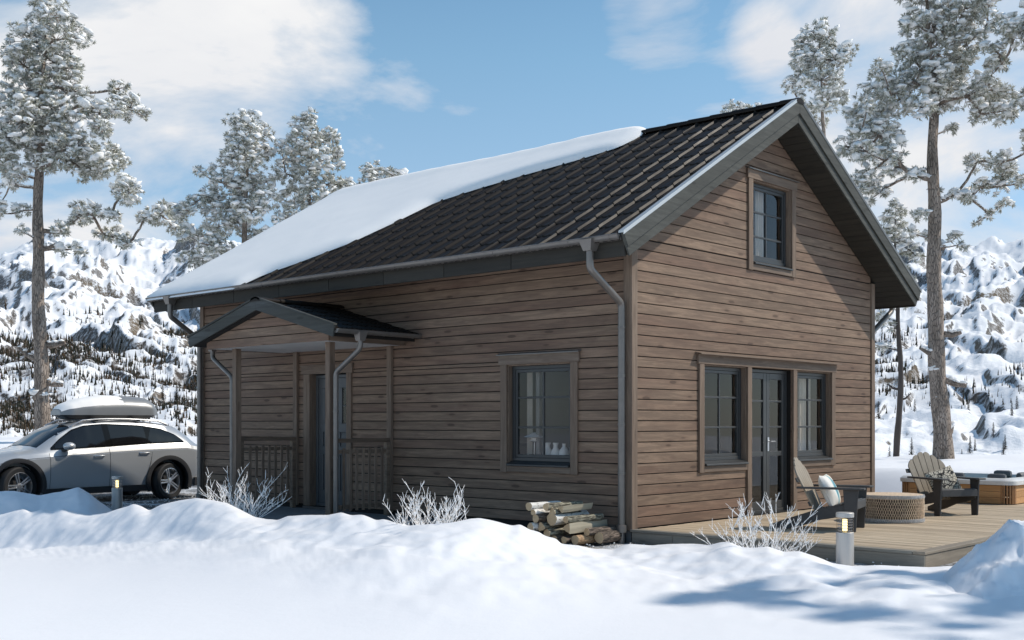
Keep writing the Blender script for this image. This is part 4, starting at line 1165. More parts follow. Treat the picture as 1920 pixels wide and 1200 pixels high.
def pine(seed, base, s, px0, pyb, trunk, blobs, r0, label, bark='bark', group=None, depth=0.75, snow=0.8, L0=0.135, stubs=(), dens=1.0, nn=24):
    """base: world foot; s metres per table unit; trunk/blobs tables in table units (x right, y down)"""
    r_ = np.random.default_rng(seed); pr_ = random.Random(seed)
    root = empty('pine_tree', base, YAW, label, 'tree', group)
    loc = lambda x, y, z=0.0: Vector(((x - px0) * s, z, (pyb - y) * s))
    tp = [loc(x, y) for x, y in trunk]
    H = tp[-1].z
    # smooth trunk
    tr = MB(); N_ = 46; pts, rad = [], []
    zs = [p.z for p in tp]
    for i in range(N_):
        z = zs[0] + (zs[-1] - zs[0]) * i / (N_ - 1)
        x = float(np.interp(z, zs, [p.x for p in tp]))
        pts.append(Vector((x + 0.02 * math.sin(z * 2.3 + seed), 0.05 * math.sin(z * 0.9 + seed), z)))
        t = i / (N_ - 1)
        rad.append(r0 * (1.0 - 0.55 * t - 0.40 * t ** 3) * (1 + 0.35 * math.exp(-z / (r0 * 1.6))) * (1 + 0.05 * math.sin(z * 5.1 + seed)))
    tr.tube(pts, rad, 14)
    # blobs and limbs
    sc = L0
    bl = []
    for (x, y, r) in blobs:
        p = loc(x, y); hw = max(abs(x - px0) * s, 0.0)
        tx = float(np.interp(p.z, zs, [q.x for q in tp]))
        lat = abs(p.x - tx)
        p.y = float(r_.uniform(-1, 1)) * (0.35 * lat + depth * (0.5 + r * s))
        bl.append((p, r * s * 1.38))
    bl.sort(key=lambda t: (abs(t[0].x - float(np.interp(t[0].z, zs, [q.x for q in tp])))**2 + t[0].y ** 2))
    nodes = [(pts[i], rad[i], None) for i in range(6, N_)]
    limbs = []
    for p, r in bl:
        best, bd = None, 1e9
        for k, (q, rr_, par) in enumerate(nodes):
            dv = p - q
            d = dv.length + (0.9 * max(0, -dv.z) if par is None else 0.5 * max(0, -dv.z - 0.2)) + (0.0 if par is None else 0.15)
            if par is None: d += 0.35 * abs(dv.z - 0.35 * abs(dv.x))
            if d < bd: bd, best = d, k
        limbs.append((best, len(nodes), r)); nodes.append((p, 0.02, best))
    kids = [0] * len(nodes)
    for b, n_, _ in reversed(limbs): kids[b] += 1 + kids[n_]
    sl_c, sl_s = [], []
    for b, n_, r in limbs:
        q, p = nodes[b][0], nodes[n_][0]
        ra = min(0.014 + 0.013 * math.sqrt(1 + kids[n_]), nodes[b][1] * 0.8 if nodes[b][2] is None else 9) * (s / 0.0138) ** 0.6
        rb = 0.010 + 0.010 * math.sqrt(kids[n_])
        Ld = (p - q).length
        sag = Vector((pr_.uniform(-.08, .08), pr_.uniform(-.08, .08), pr_.uniform(-0.10, 0.06))) * Ld
        path = []
        for t in np.linspace(0, 1, 6):
            path.append(q.lerp(p, t) + sag * math.sin(t * math.pi) + Vector((pr_.uniform(-1, 1), pr_.uniform(-1, 1), pr_.uniform(-1, 1))) * 0.02 * Ld * (0 < t < 1))
        tr.tube(path, list(np.linspace(ra, rb, 6)), 6)
        for i in range(5):
            a, c = path[i], path[i + 1]; d = (c - a)
            if d.length > 1e-4 and abs(d.z) / d.length < 0.75 and pr_.random() < snow:
                for t in (0.25, 0.75):
                    rl = ra + (rb - ra) * (i + t) / 5
                    sl_c.append(a.lerp(c, t) + Vector((0, 0, rl * 1.05))); sl_s.append(max(rl * 1.5, 0.03) * pr_.uniform(.8, 1.3))
    for (x, y, dx, dy, rr_) in stubs:      # broken branch stubs
        a = loc(x, y); b_ = loc(x + dx, y + dy, pr_.uniform(-.1, .1))
        mid_ = a.lerp(b_, 0.5) + Vector((0, 0, -0.05))
        tr.tube([a, mid_, b_], [rr_ * s * 1.2, rr_ * s, rr_ * s * 0.7], 8)
        for t in (0.35, 0.6, 0.85):
            sl_c.append(a.lerp(b_, t) + Vector((0, -0.02, rr_ * s * 0.9))); sl_s.append(rr_ * s * 1.3)
    # foliage
    C, O, Ls = [], [], []
    for p, r in bl:
        n_ = max(7, int(dens * 3.0 * (r / sc) ** 2 + 4))
        d = r_.normal(0, 1, (n_, 3)); d /= np.linalg.norm(d, axis=1, keepdims=True)
        rr_ = r * r_.uniform(0.25, 1.0, (n_, 1)) ** 0.6
        off = d * rr_ * np.array([1.05, 1.05, 0.8])
        C.append(np.array(p) + off); O.append(d); Ls.append(sc * r_.uniform(0.8, 1.25, n_))
        for o in off[:: 4]:
            tr.tube([p, p + Vector(o)], [0.012 * (s / 0.0138) ** 0.5, 0.006], 3, caps=False)
    C, O, Ls = np.concatenate(C), np.concatenate(O), np.concatenate(Ls)
    tr.build('trunk', M[bark], root, smooth=50)
    V, F = needle_tufts(C, O, Ls, nn)
    np_mesh('crown', V, F, M['needles'], root)
    keep = r_.random(len(C)) < snow * 0.72
    C2 = C[keep] + np.stack([r_.normal(0, .2, keep.sum()), r_.normal(0, .2, keep.sum()), np.full(keep.sum(), 0.42)], -1) * Ls[keep][:, None]
    S2 = Ls[keep] * r_.uniform(0.38, 1.02, keep.sum())
    if sl_c: C2 = np.concatenate([C2, np.array([tuple(v) for v in sl_c])]); S2 = np.concatenate([S2, np.array(sl_s)])
    V, F = lumps(C2, S2, 0.45, 0.38)
    np_mesh('snow_load', V, F, M['branchsnow'], root, smooth=True)
    return root

LT = [(80,20,20),(68,42,22),(115,45,26),(135,58,20),(60,85,30),(108,80,32),(92,112,36),(48,128,30),(132,128,18),(38,105,16),(100,160,36),(52,172,36),(28,200,26),(132,168,16),(80,212,36),(20,238,26),(58,240,40),(110,218,26),(140,268,24),(14,288,24),(98,258,40),(150,283,30),
      (165,198,16),(200,150,15),(205,183,26),(233,195,15),(185,213,22),(225,218,14),(160,222,13),(250,200,8),(190,298,28),(220,318,20),(152,318,24),(172,310,26),(232,343,14),(200,288,20),(210,258,14),(192,248,13),(240,368,20),(270,380,20),(292,398,20),(308,422,9),(266,408,12),(254,354,14),(140,398,20),(172,404,16),(205,410,12),(112,428,14),(126,440,12),(202,440,18),(230,455,14),(180,434,12),
      (20,298,16),(8,340,16),(40,328,18),(4,408,12),(-20,300,22),(-30,380,20),(-40,240,25),(44,398,12),(90,318,14),(52,440,8),(142,468,10),(112,468,10),(60,300,20),(120,300,20),(30,270,20),(70,275,25)]
pine(1, (-21.6, 2.87, 0.45), 0.01424, 80, 875, [(82, 875), (80, 800), (76, 650), (74, 560), (70, 430), (72, 330), (78, 200), (85, 80), (80, 12)], LT, 0.21,
     'tallest snowy pine with long bare trunk, rising behind the bonnet of the silver car', stubs=[(78, 650, 45, -5, 5), (72, 680, -38, -28, 4), (78, 715, 40, 10, 5), (78, 755, 6, -8, 8), (72, 470, 35, -12, 4), (72, 600, 6, -14, 5), (74, 750, -8, -6, 9)], depth=0.5)
LA = [(470,180,14),(450,192,18),(485,202,15),(465,216,22),(437,224,17),(488,236,17),(455,246,25),(478,266,22),(432,266,15),(452,290,26),(402,277,10),(386,287,9),(415,300,16),(382,320,14),(368,336,14),(400,340,22),(430,335,20),(470,310,24),(498,300,16),(360,358,12),(340,360,16),(326,352,13),(312,368,10),(332,384,15),(350,398,15),(376,390,20),(410,380,22),(440,370,20),(478,358,24),(508,340,20),(400,420,20),(370,430,20),(346,440,15),(362,455,15),(390,455,20),(418,420,15),(430,450,14),(500,400,20),(470,400,16),(380,480,20),(352,480,14),(410,475,14),(420,500,14),(480,430,18),(450,330,14)]
pine(2, (-29.5, 14.6, 0.4), 0.0207, 453, 805, [(453, 805), (452, 600), (453, 480), (456, 400), (460, 330), (462, 260), (470, 185)], LA, 0.19,
     'snow laden pine left of two neighbours, seen over the snowy roof edge', L0=0.17, snow=0.9)
LB = [(570,180,11),(556,196,17),(590,206,17),(541,216,16),(570,226,24),(611,216,11),(611,240,14),(521,240,14),(550,256,24),(590,266,21),(620,266,9),(521,280,20),(560,296,25),(600,300,20),(630,300,14),(530,320,23),(570,330,23),(610,330,20),(638,320,15),(545,360,23),(590,365,22),(628,350,15),(520,370,15),(560,400,20),(648,312,9),(530,410,18),(575,430,16)]
pine(3, (-27.5, 16.5, 0.4), 0.0207, 575, 805, [(578, 805), (572, 500), (568, 380), (565, 300), (572, 230), (570, 185)], LB, 0.17,
     'snow laden pine with twin tops behind the middle of the snowy roof slope', L0=0.17, snow=0.9)
LC = [(705,272,11),(692,282,10),(720,290,18),(745,297,14),(735,315,20),(700,310,18),(672,320,16),(652,316,11),(682,340,16),(755,315,8),(740,332,12),(642,345,15),(705,345,16),(665,350,14)]
pine(4, (-29.8, 21.2, 0.4), 0.02296, 695, 805, [(690, 805), (692, 450), (695, 350), (705, 275)], LC, 0.15,
     'small rounded snowy pine top just above the roof snow edge', L0=0.18, snow=0.9)
LD = [(1735,10,22),(1715,35,16),(1770,15,26),(1800,20,26),(1830,25,16),(1745,50,30),(1790,50,30),(1830,55,14),(1700,55,12),(1720,80,26),(1760,90,36),(1800,85,30),(1700,95,14),(1740,115,26),(1780,120,30),(1820,100,18),(1650,130,11),(1660,150,20),(1690,140,26),(1632,145,14),(1626,165,14),(1660,180,26),(1700,170,26),(1740,150,26),(1780,160,30),(1820,140,26),(1850,130,16),(1640,200,21),(1612,196,11),(1602,215,14),(1670,215,26),(1710,210,21),(1625,225,21),(1762,190,21),(1800,185,24),(1840,170,24),(1862,190,21),(1830,215,18),(1870,215,16),(1890,160,16),(1880,180,18),(1905,200,18),(1602,250,16),(1640,255,24),(1680,250,18),(1587,270,18),(1620,280,21),(1660,285,21),(1600,300,18),(1577,290,9),(1640,310,18),(1690,300,16),(1615,330,16),(1650,325,16),(1602,350,15),(1635,350,14),(1720,320,13),(1700,330,10),(1660,350,11),(1632,370,9),(1790,230,9),
      (1830,300,18),(1860,310,18),(1890,310,16),(1910,290,14),(1850,340,13),(1880,340,16),(1912,340,14),(1905,370,10),(1800,370,9),(1790,360,9),(1830,360,9),(1730,400,10),(1716,430,10),(1740,440,7),(1730,392,9),(1858,400,6),(1870,395,6),(1800,440,10),(1792,460,8),(1760,350,7),(1930,310,16),(1935,250,20),(1730,-30,30),(1770,-30,30),(1800,-15,24),(1700,-20,20)]
pine(5, (-3.5, 18.08, 0.25), 0.01378, 1765, 885, [(1770, 885), (1765, 800), (1760, 700), (1754, 600), (1750, 420), (1749, 260), (1754, 150), (1738, 30), (1732, -70)], LD, 0.245,
     'large snowy pine with thick bark trunk standing behind the deck chair and hot tub', stubs=[(1755, 660, -32, -12, 4), (1770, 622, 30, -3, 5), (1765, 705, 45, 14, 5), (1756, 695, -8, -5, 8), (1760, 755, 2, -10, 10), (1778, 808, 8, -14, 6), (1770, 460, -4, -10, 5)], depth=0.6)
LE = [(1538,48,11),(1522,66,16),(1550,76,16),(1502,86,14),(1536,100,24),(1574,96,16),(1588,96,8),(1497,120,14),(1522,136,21),(1558,130,21),(1578,112,14),(1493,150,14),(1530,165,24),(1564,165,16),(1574,150,12),(1502,180,12),(1545,200,21),(1568,190,12),(1540,228,12),(1520,205,12),(1510,105,14),(1545,120,18)]
pine(6, (-12.96, 29.7, 0.4), 0.0207, 1540, 850, [(1542, 850), (1545, 400), (1545, 250), (1540, 150), (1538, 50)], LE, 0.17,
     'narrow oval snowy pine crown rising right behind the roof peak', L0=0.165, snow=0.9)
LF = [(1385,185,13),(1371,190,11),(1405,191,11),(1420,196,8),(1376,205,10),(1395,206,13),(1361,205,7),(1410,207,12),(1385,222,14)]
pine(7, (-17.9, 32.0, 0.4), 0.02296, 1390, 830, [(1390, 830), (1390, 300), (1388, 190)], LF, 0.15,
     'tip of a snowy pine peeping over the black ridge of the roof', L0=0.17, snow=0.9)
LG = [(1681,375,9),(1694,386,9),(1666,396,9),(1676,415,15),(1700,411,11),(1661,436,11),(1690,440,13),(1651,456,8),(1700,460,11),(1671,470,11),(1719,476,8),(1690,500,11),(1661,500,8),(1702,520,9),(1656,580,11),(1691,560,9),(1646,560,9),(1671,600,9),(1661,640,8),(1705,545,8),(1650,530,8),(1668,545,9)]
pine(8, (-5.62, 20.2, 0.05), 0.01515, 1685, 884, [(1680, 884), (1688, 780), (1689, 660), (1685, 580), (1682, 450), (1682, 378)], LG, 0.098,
     'thin pine trunk with shade painted into its bark between the house corner and the thick pine', bark='darkshadebark', L0=0.14, snow=0.75, stubs=[(1686, 720, -18, -10, 2), (1690, 740, 20, -12, 2)], depth=0.4)  # darker bark puts this trunk's shade into its colour
LH = [(1900,32,16),(1880,62,14),(1905,72,21),(1886,92,16),(1862,86,8),(1920,52,16),(1896,112,12),(1880,131,9),(1930,92,26),(1940,42,26),(1960,-10,30),(1950,130,24),(1980,80,30),(1990,170,30),(1945,180,16),(1970,220,24),(2010,120,30),(2020,30,30),(2040,200,30),(2000,260,25),(1985,-50,30)]
pine(9, (-0.7, 17.9, 0.2), 0.01286, 1975, 905, [(1975, 905), (1972, 500), (1970, 200), (1975, -60)], LH, 0.20,
     'snowy pine half cut off by the upper right edge, its twigs against the cloud', L0=0.13, depth=0.6)
# pine standing right of the view; it throws the dappled shade over the snow in front
LS = [(x + rng.uniform(-30, 30), y + rng.uniform(-15, 15), rng.uniform(14, 26)) for y in range(120, 345, 32) for x in (-150, -95, -45, 0, 45, 95, 150) if abs(x) < 40 + (y - 40) * 0.33]
SHP = pine(10, (14.3, 6.7, -0.1), 0.028, 0, 620, [(0, 620), (5, 400), (-4, 200), (0, 110)], LS, 0.2,
     'snowy pine outside the right edge whose dappled shade lies on the foreground snow', L0=0.26, depth=1.3, dens=0.30, nn=14)

# ---- frosted bushes
def bush(base, wid, hei, seed, n, label):
    r_ = random.Random(seed); mb = MB()
    def twig(p, d, L, rad, lv):
        pts = [p]; dd = d.copy(); k = 4
        for i in range(k):
            dd = (dd + Vector((r_.uniform(-.13, .13), r_.uniform(-.13, .13), r_.uniform(-.02, .07)))).normalized()
            pts.append(pts[-1] + dd * L / k)
        mb.tube(pts, [rad * (1 - 0.13 * i) * r_.uniform(.85, 1.2) for i in range(k + 1)], 5)
        if lv > 0:
            for _ in range(r_.randint(3, 5)):
                i = r_.randint(1, k); a = r_.uniform(0, 6.283)
                sd = Vector((math.cos(a), math.sin(a), r_.uniform(0.1, 0.9))).normalized()
                twig(pts[i], (dd * 0.8 + sd * 0.75).normalized(), L * r_.uniform(0.28, 0.5), rad * 0.8, lv - 1)
    for i in range(n):
        a = r_.uniform(0, 6.283); sp = r_.uniform(0.1, 1.0)
        p = Vector((math.cos(a) * 0.12 * wid * r_.random(), math.sin(a) * 0.12 * wid * r_.random(), -0.12))
        d = Vector((math.cos(a) * sp * wid / hei * 0.75, math.sin(a) * sp * wid / hei * 0.75, 1.0)).normalized()
        twig(p, d, hei * r_.uniform(0.6, 1.08) * (1 + 0.25 * sp), 0.0050, 2)
    o = mb.build('frosted_bush', M['frost'], None, smooth=60); o.location = base
    return tag(o, label, 'bush')
bush((-3.85, -3.05, 0.42), 1.1, 0.50, 1, 26, 'bare white frosted bush in the snow bank near the left porch post')
bush((-0.42, -3.02, 0.36), 1.0, 0.50, 2, 27, 'bare white frosted bush in front of the wall between porch and window')
bush((2.17, -0.62, 0.12), 1.35, 0.60, 3, 28, 'wide bare white frosted bush at the front edge of the deck')

# ---- bollard lights
def bollard(loc, z0, lb, lx):
    b = empty('bollard_light', (loc[0], loc[1], z0), 0, lb, 'garden lamp', 'steel bollard lamps in the snow')
    h = 0.67 - z0; r = 0.090
    MB().lathe([(r, 0), (r, h - 0.205), (r - 0.003, h - 0.202)], (0, 0, 0), 28).build('post', M['steel'], b, smooth=40)
    MB().lathe([(r - 0.004, h - 0.2015), (r - 0.004, h - 0.05)], (0, 0, 0), 28, caps=False).build('lamp_glass', M['lamp_glass'], b, smooth=40)
    MB().lathe([(r - 0.002, h - 0.0495), (r + 0.001, h - 0.047), (r + 0.001, h - 0.006), (r - 0.006, h)], (0, 0, 0), 28).build('cap', M['steel'], b, smooth=40)
    k = MB()
    for i in range(5): k.lathe([(0.030, 0), (r - 0.012, 0.010), (r - 0.012, 0.012), (0.030, 0.003)], (0, 0, h - 0.195 + i * 0.028), 24, caps=False)
    k.build('louvre', M['alu'], b, smooth=40)
    MB().lathe([(0.024, 0), (0.024, 0.125)], (0, 0, h - 0.195), 14).build('bulb', M['glow'], b, smooth=40)
bollard((-9.95, -1.38), -0.05, 'short round steel bollard lamp standing in snow before the silver car', 0)
bollard((3.02, -0.40), 0.0, 'short round steel bollard lamp standing in snow before the timber deck', 1)

# ---- firewood
BK = {}
m = N('birch_bark'); c = m.coord("Object", (30, 30, 6)); k = m.ramp(m.noise(c, 2.2, 4, 0.6), [(0.36, 1.0), (0.44, 0.0)])
m.p(col=m.mix(k, m.mix(m.noise(m.coord(), 9, 3), (0.62, 0.61, 0.58), (0.78, 0.77, 0.74)), (0.05, 0.045, 0.04)), rough=0.7); BK['birch'] = m.m
m = N('ridged_bark'); c = m.coord("Object", (26, 26, 5)); nz = m.noise(c, 2.0, 5, 0.6, 0.5)
m.p(col=m.ramp(nz, [(0.40, (0.03, 0.028, 0.022)), (0.5, (0.17, 0.155, 0.115)), (0.62, (0.36, 0.34, 0.26))]), rough=0.9); m.bump(nz, 0.9, 0.01); BK['ridged'] = m.m
m = N('brown_bark'); c = m.coord("Object", (26, 26, 5)); nz = m.noise(c, 2.2, 5, 0.6, 0.4)
m.p(col=m.ramp(nz, [(0.40, (0.025, 0.02, 0.016)), (0.55, (0.14, 0.105, 0.08)), (0.68, (0.27, 0.21, 0.17))]), rough=0.9); m.bump(nz, 0.9, 0.01); BK['brown'] = m.m
m = N('tan_bark'); c = m.coord("Object", (30, 30, 10)); nz = m.noise(c, 2.5, 5, 0.6)
m.p(col=m.ramp(nz, [(0.35, (0.22, 0.13, 0.08)), (0.55, (0.45, 0.30, 0.17)), (0.75, (0.58, 0.44, 0.29))]), rough=0.85); m.bump(nz, 0.6, 0.008); BK['tan'] = m.m
m = N('cut_wood'); c = m.coord(); nz = m.noise(c, 30, 4)
m.p(col=m.mix(nz, (0.52, 0.37, 0.22), (0.70, 0.53, 0.34)), rough=0.85); BK['cut'] = m.m
m = N('split_wood'); c = m.coord("Object", (40, 40, 3)); nz = m.noise(c, 2, 4)
m.p(col=m.mix(nz, (0.30, 0.27, 0.20), (0.48, 0.43, 0.33)), rough=0.85); BK['split'] = m.m
LOGS = [((-0.667, -1.155, 0.59), 0.046, 0.42, 'birch', 'white birch log at the top left of the firewood stack'),
        ((-0.516, -1.017, 0.586), 0.043, 0.47, 'ridged', 'rough grey barked log along the back top of the firewood stack'),
        ((-0.459, -0.965, 0.525), 0.045, 0.42, 'cut3', 'split log showing a tan wedge end above the big birch log'),
        ((-0.383, -0.896, 0.565), 0.036, 0.45, 'split', 'pale split log lying top right on the firewood stack'),
        ((-0.629, -1.12, 0.520), 0.033, 0.42, 'birch', 'thin birch log under the top left log'),
        ((-0.607, -1.1, 0.447), 0.049, 0.45, 'brown', 'round brown barked log at the left side of the stack, second row'),
        ((-0.464, -0.97, 0.436), 0.068, 0.54, 'birch', 'thickest white birch log in the middle of the firewood stack'),
        ((-0.34, -0.856, 0.432), 0.040, 0.47, 'ridged', 'ridged bark log right of the thickest birch log'),
        ((-0.556, -1.054, 0.345), 0.055, 0.44, 'cut3', 'split log with large tan end low at the left of the stack'),
        ((-0.653, -1.142, 0.345), 0.046, 0.42, 'birch', 'birch log at the lower left sinking behind the snow'),
        ((-0.508, -1.009, 0.270), 0.048, 0.45, 'ridged', 'dark ridged log near the ground, left of the sunlit one'),
        ((-0.329, -0.846, 0.330), 0.055, 0.56, 'split', 'long split log with mossy bark above the sunlit tan log'),
        ((-0.355, -0.87, 0.19), 0.040, 0.40, 'brown', 'small round log end on the ground left of the tan log'),
        ((-0.259, -0.782, 0.190), 0.054, 0.40, 'tan', 'sunlit tan barked log at the front bottom of the stack'),
        ((-0.115, -0.50, 0.205), 0.064, 0.30, 'brown', 'thick grey brown log at the bottom right beside the downpipe'),
        ((-0.46, -0.93, 0.185), 0.050, 0.42, 'brown', 'dark log at the stack bottom in the gap under the ridged log'),
        ((-0.21, -0.62, 0.275), 0.044, 0.42, 'brown', 'dark log wedged behind the long split log at the right')]
D0 = Vector((-0.03, 0.9995, 0))
for i, (p, r, L, kind, lb) in enumerate(LOGS):
    r_ = random.Random(50 + i); L = min(L * 1.36, -0.05 - p[1]); r = r * 1.06
    a = r_.uniform(-0.10, 0.10); d = Vector((D0.x * math.cos(a) - D0.y * math.sin(a), D0.x * math.sin(a) + D0.y * math.cos(a), r_.uniform(-0.02, 0.02))).normalized()
    lg = empty('firewood_log', p, 0, lb, 'log', 'firewood logs stacked against the wall')
    lg.rotation_euler = d.to_track_quat('Z', 'Y').to_euler()
    n = 18; tri = kind in ('cut3', 'split')
    def rad(k, z):
        a = 2 * math.pi * k / n
        b = 1 + 0.06 * math.sin(3 * a + i) + 0.04 * math.sin(7 * a + 2 * i + z * 9)
        if tri: b *= 1.0 / max(0.62, max(math.cos(a - 0.5 - i), math.cos(a - 2.6 - i), math.cos(a + 1.6 - i)) * 1.45)
        return r * b
    k_ = MB(); rows = []
    for z in np.linspace(0.001, L, 9):
        rows.append([(rad(k, z) * math.cos(2 * math.pi * k / n), rad(k, z) * math.sin(2 * math.pi * k / n), z) for k in range(n)])
    k_.grid(rows, closed_u=True)
    k_.build('bark', BK['split' if kind == 'split' else 'ridged' if kind == 'cut3' else kind], lg, smooth=50)
    k_ = MB()
    k_.add([(x * 0.985, y * 0.985, -0.001) for x, y, z in rows[0]] + [(x * 0.985, y * 0.985, 0.003) for x, y, z in rows[0]], [tuple(range(n))] + [(j, (j + 1) % n, n + (j + 1) % n, n + j) for j in range(n)])
    k_.build('cut_end', BK['cut'], lg)
    k_ = MB(); k_.add([(x * 0.985, y * 0.985, L + 0.001) for x, y, z in rows[-1]], [tuple(range(n))]); k_.build('cut_end', BK['cut'], lg)

# ================================================================== DECK AND FURNITURE
deck = empty('timber_deck', (0, 0, 0), 0, 'low timber deck of narrow boards beside the gable wall', 'deck')
k = MB(); y = 0.10; DX = 3.70
while y < 12.0:
    k.box(0.032, DX - 0.125, y, y + 0.115, 0.25, 0.28 + rng.uniform(-0.0015, 0.0015)); y += 0.1235
k.build('decking', M['deck'], deck, bevel=0.004)
k = MB()
for a, b in ((0.0, 1.9), (1.904, DX - 0.124)): k.box(a, b, -0.035, 0.094, 0.249, 0.281)
k.build('border_board', M['deck_edge_x'], deck, bevel=0.004)
k = MB()
for a, b in ((-0.035, 3.2), (3.204, 7.4), (7.404, 12.0)): k.box(DX - 0.12, DX + 0.01, a, b, 0.2495, 0.2815)
k.build('border_board', M['deck_edge_y'], deck, bevel=0.004)
k = MB()
for a, b in ((0.02, 0.62), (0.624, 1.30), (1.304, 2.75), (2.754, DX - 0.002)): k.box(a, b, -0.022, 0.0, -0.1, 0.246)
k.build('skirt_board', M['deck_edge_x'], deck, bevel=0.003)
k = MB()
for a, b in ((-0.022, 1.8), (1.804, 5.0), (5.004, 12.0)): k.box(DX - 0.022, DX, a + (0.0225 if a < 0 else 0), b, -0.1, 0.246)
k.build('skirt_board', M['deck_edge_y'], deck, bevel=0.003)

def lounge_chair(loc, face, lb):
    """facing local +X; origin on deck below the front seat edge"""
    ang = math.atan2(face[1], face[0])
    ch = empty('deck_chair', (loc[0], loc[1], 0.2815), ang, lb, 'chair', 'slatted wooden armchairs on the deck')
    w = 0.29
    for sg in (-1, 1):
        # side stringer: high at the front, sweeping to the floor at the back
        poly = [(0.02, 0.36), (0.02, 0.24), (-0.18, 0.17), (-0.40, 0.13), (-0.62, 0.05), (-0.82, 0.0), (-1.02, 0.0), (-1.02, 0.055), (-0.80, 0.13), (-0.60, 0.20), (-0.42, 0.255), (-0.15, 0.315)]
        k = MB(); k.prism(poly, lambda u, v, t: (u, t, v), sg * w - 0.0125, sg * w + 0.0125); k.build('side_rail', M['chair'], ch, bevel=0.004)
        k = MB(); k.prism([(-0.075, 0.0), (0.045, 0.0), (0.075, 0.505), (-0.105, 0.505)], lambda u, v, t: (u - 0.02, t, v), sg * (w + 0.014), sg * (w + 0.039)); k.build('leg', M['chair'], ch, bevel=0.004)
        arm = [(0.10, sg * 0.22), (0.13, sg * 0.25), (0.13, sg * 0.37), (0.09, sg * 0.395), (-0.1, sg * 0.395), (-0.55, sg * 0.355), (-0.68, sg * 0.34), (-0.68, sg * 0.28), (-0.3, sg * 0.25), (-0.1, sg * 0.22)]
        k = MB(); k.prism(arm, lambda u, v, t: (u, v, t), 0.506, 0.530); k.build('armrest', M['chair'], ch, bevel=0.004)
    for j in range(6):      # seat slats follow the rail curve
        x = 0.0 - j * 0.088; z = 0.352 - j * 0.021 - 0.004 * j
        k = MB(); k.obox((x - 0.02, 0, z + 0.012), (1, 0, 0.26), (0, 1, 0), (-0.26, 0, 1), 0.038, w + 0.012, 0.010); k.build('seat_slat', M['chair'], ch, bevel=0.004)
    k = MB(); k.box(0.022, 0.044, -w - 0.012, w + 0.012, 0.27, 0.372); k.build('front_board', M['chair'], ch, bevel=0.004)
    # fan back, reclined
    base = Vector((-0.46, 0, 0.20)); upv = Vector((-0.42, 0, 0.91)).normalized(); nv_ = Vector((0.91, 0, 0.42)).normalized()
    tops = [0.62, 0.70, 0.755, 0.755, 0.70, 0.62]
    for j in range(6):
        f = j - 2.5; t = tops[j]
        y0, y1 = f * 0.080, f * 0.108; hw0, hw1 = 0.0375, 0.0505
        pts = [(y0 - hw0, 0.0), (y0 + hw0, 0.0), (y1 + hw1, t - 0.06 - 0.02 * max(f, 0))]
        for aa in np.linspace(0.2, math.pi - 0.2, 7): pts.append((y1 + hw1 * math.cos(aa), t - 0.055 - 0.02 * f * math.cos(aa) + 0.045 * math.sin(aa)))
        pts.append((y1 - hw1, t - 0.06 + 0.02 * min(f, 0)))
        k = MB(); k.prism(pts, lambda u, v, tt: base + Vector((0, u, 0)) + upv * v + nv_ * tt, -0.010, 0.010)
        k.build('back_slat', M['chair_slat'], ch, bevel=0.003)
    for v, t in ((0.14, -0.022), (0.46, -0.022)):
        k = MB(); c0 = base + upv * v + nv_ * t; k.obox(c0, (0, 1, 0), upv, nv_, 0.27 if v < 0.3 else 0.36, 0.03, 0.011); k.build('back_brace', M['chair'], ch, bevel=0.003)
    return ch
lounge_chair((2.10, 1.80), (0.958, 0.287), 'slatted wooden armchair in front of the glazed door, with striped cushion')
lounge_chair((2.15, 4.79), (0.87, -0.49), 'slatted wooden armchair before the hot tub, with leaf patterned cushion')

def cushion(cen, ux, uy, uz, sx, sy, sz, mat, lb):
    k = MB(); P1 = []; n_ = 22
    def pt(a, b, sg):
        e = (1 - abs(a) ** 2.4) * (1 - abs(b) ** 2.4)
        t = max(e, 0) ** 0.5
        pin = 1 - 0.08 * (1 - abs(a)) * abs(b) ** 3 - 0.0
        pin2 = 1 - 0.08 * (1 - abs(b)) * abs(a) ** 3
        return (a * sx * pin2, b * sy * pin, sg * sz * t + 0.006 * math.sin(7 * a + 3 * b) * t)
    for sg in (1, -1):
        k.grid([[pt(a, b, sg) for b in np.linspace(-1, 1, n_)] for a in np.linspace(-1, 1, n_)])
    bm_me = k
    o = bm_me.build('cushion', mat, None, smooth=80)
    mt = Matrix((ux, uy, uz)).transposed().to_4x4(); mt.translation = cen
    o.matrix_world = mt
    return tag(o, lb, 'cushion')
m = N('striped_cushion'); c = m.coord("Object"); sp_ = m.n("ShaderNodeSeparateXYZ"); m.t.links.new(c, sp_.inputs[0])
u = m.math('ADD', sp_.outputs[0], m.math('MULTIPLY', m.noise(c, 9, 4), 0.035)); u = m.math('ADD', m.math('MULTIPLY', u, 1.75), 0.38)
Wt = (0.72, 0.70, 0.66)
m.p(col=m.ramp(u, [(0.0, Wt), (0.30, Wt), (0.34, (0.20, 0.42, 0.45)), (0.42, (0.06, 0.20, 0.30)), (0.47, (0.30, 0.52, 0.52)), (0.53, Wt), (0.60, (0.72, 0.56, 0.38)), (0.66, Wt), (0.74, (0.35, 0.50, 0.52)), (0.80, Wt), (0.90, (0.70, 0.60, 0.45)), (0.95, Wt)]), rough=0.95)
M['stripe'] = m.m
m = N('leaf_cushion'); c = m.coord("Object", (1.0, 1.7, 1)); 
cr = m.n("ShaderNodeMapping"); m.t.links.new(c, cr.inputs[0]); cr.inputs["Rotation"].default_value = (0, 0, 0.7)
ve = m.vor(cr.outputs[0], 11, 'DISTANCE_TO_EDGE', 0, 0.75)
vein = m.n("ShaderNodeTexWave"); m.t.links.new(cr.outputs[0], vein.inputs[0]); vein.inputs["Scale"].default_value = 9; vein.inputs["Distortion"].default_value = 2.5
lf_ = m.ramp(ve, [(0.05, 0.0), (0.075, 1.0)])
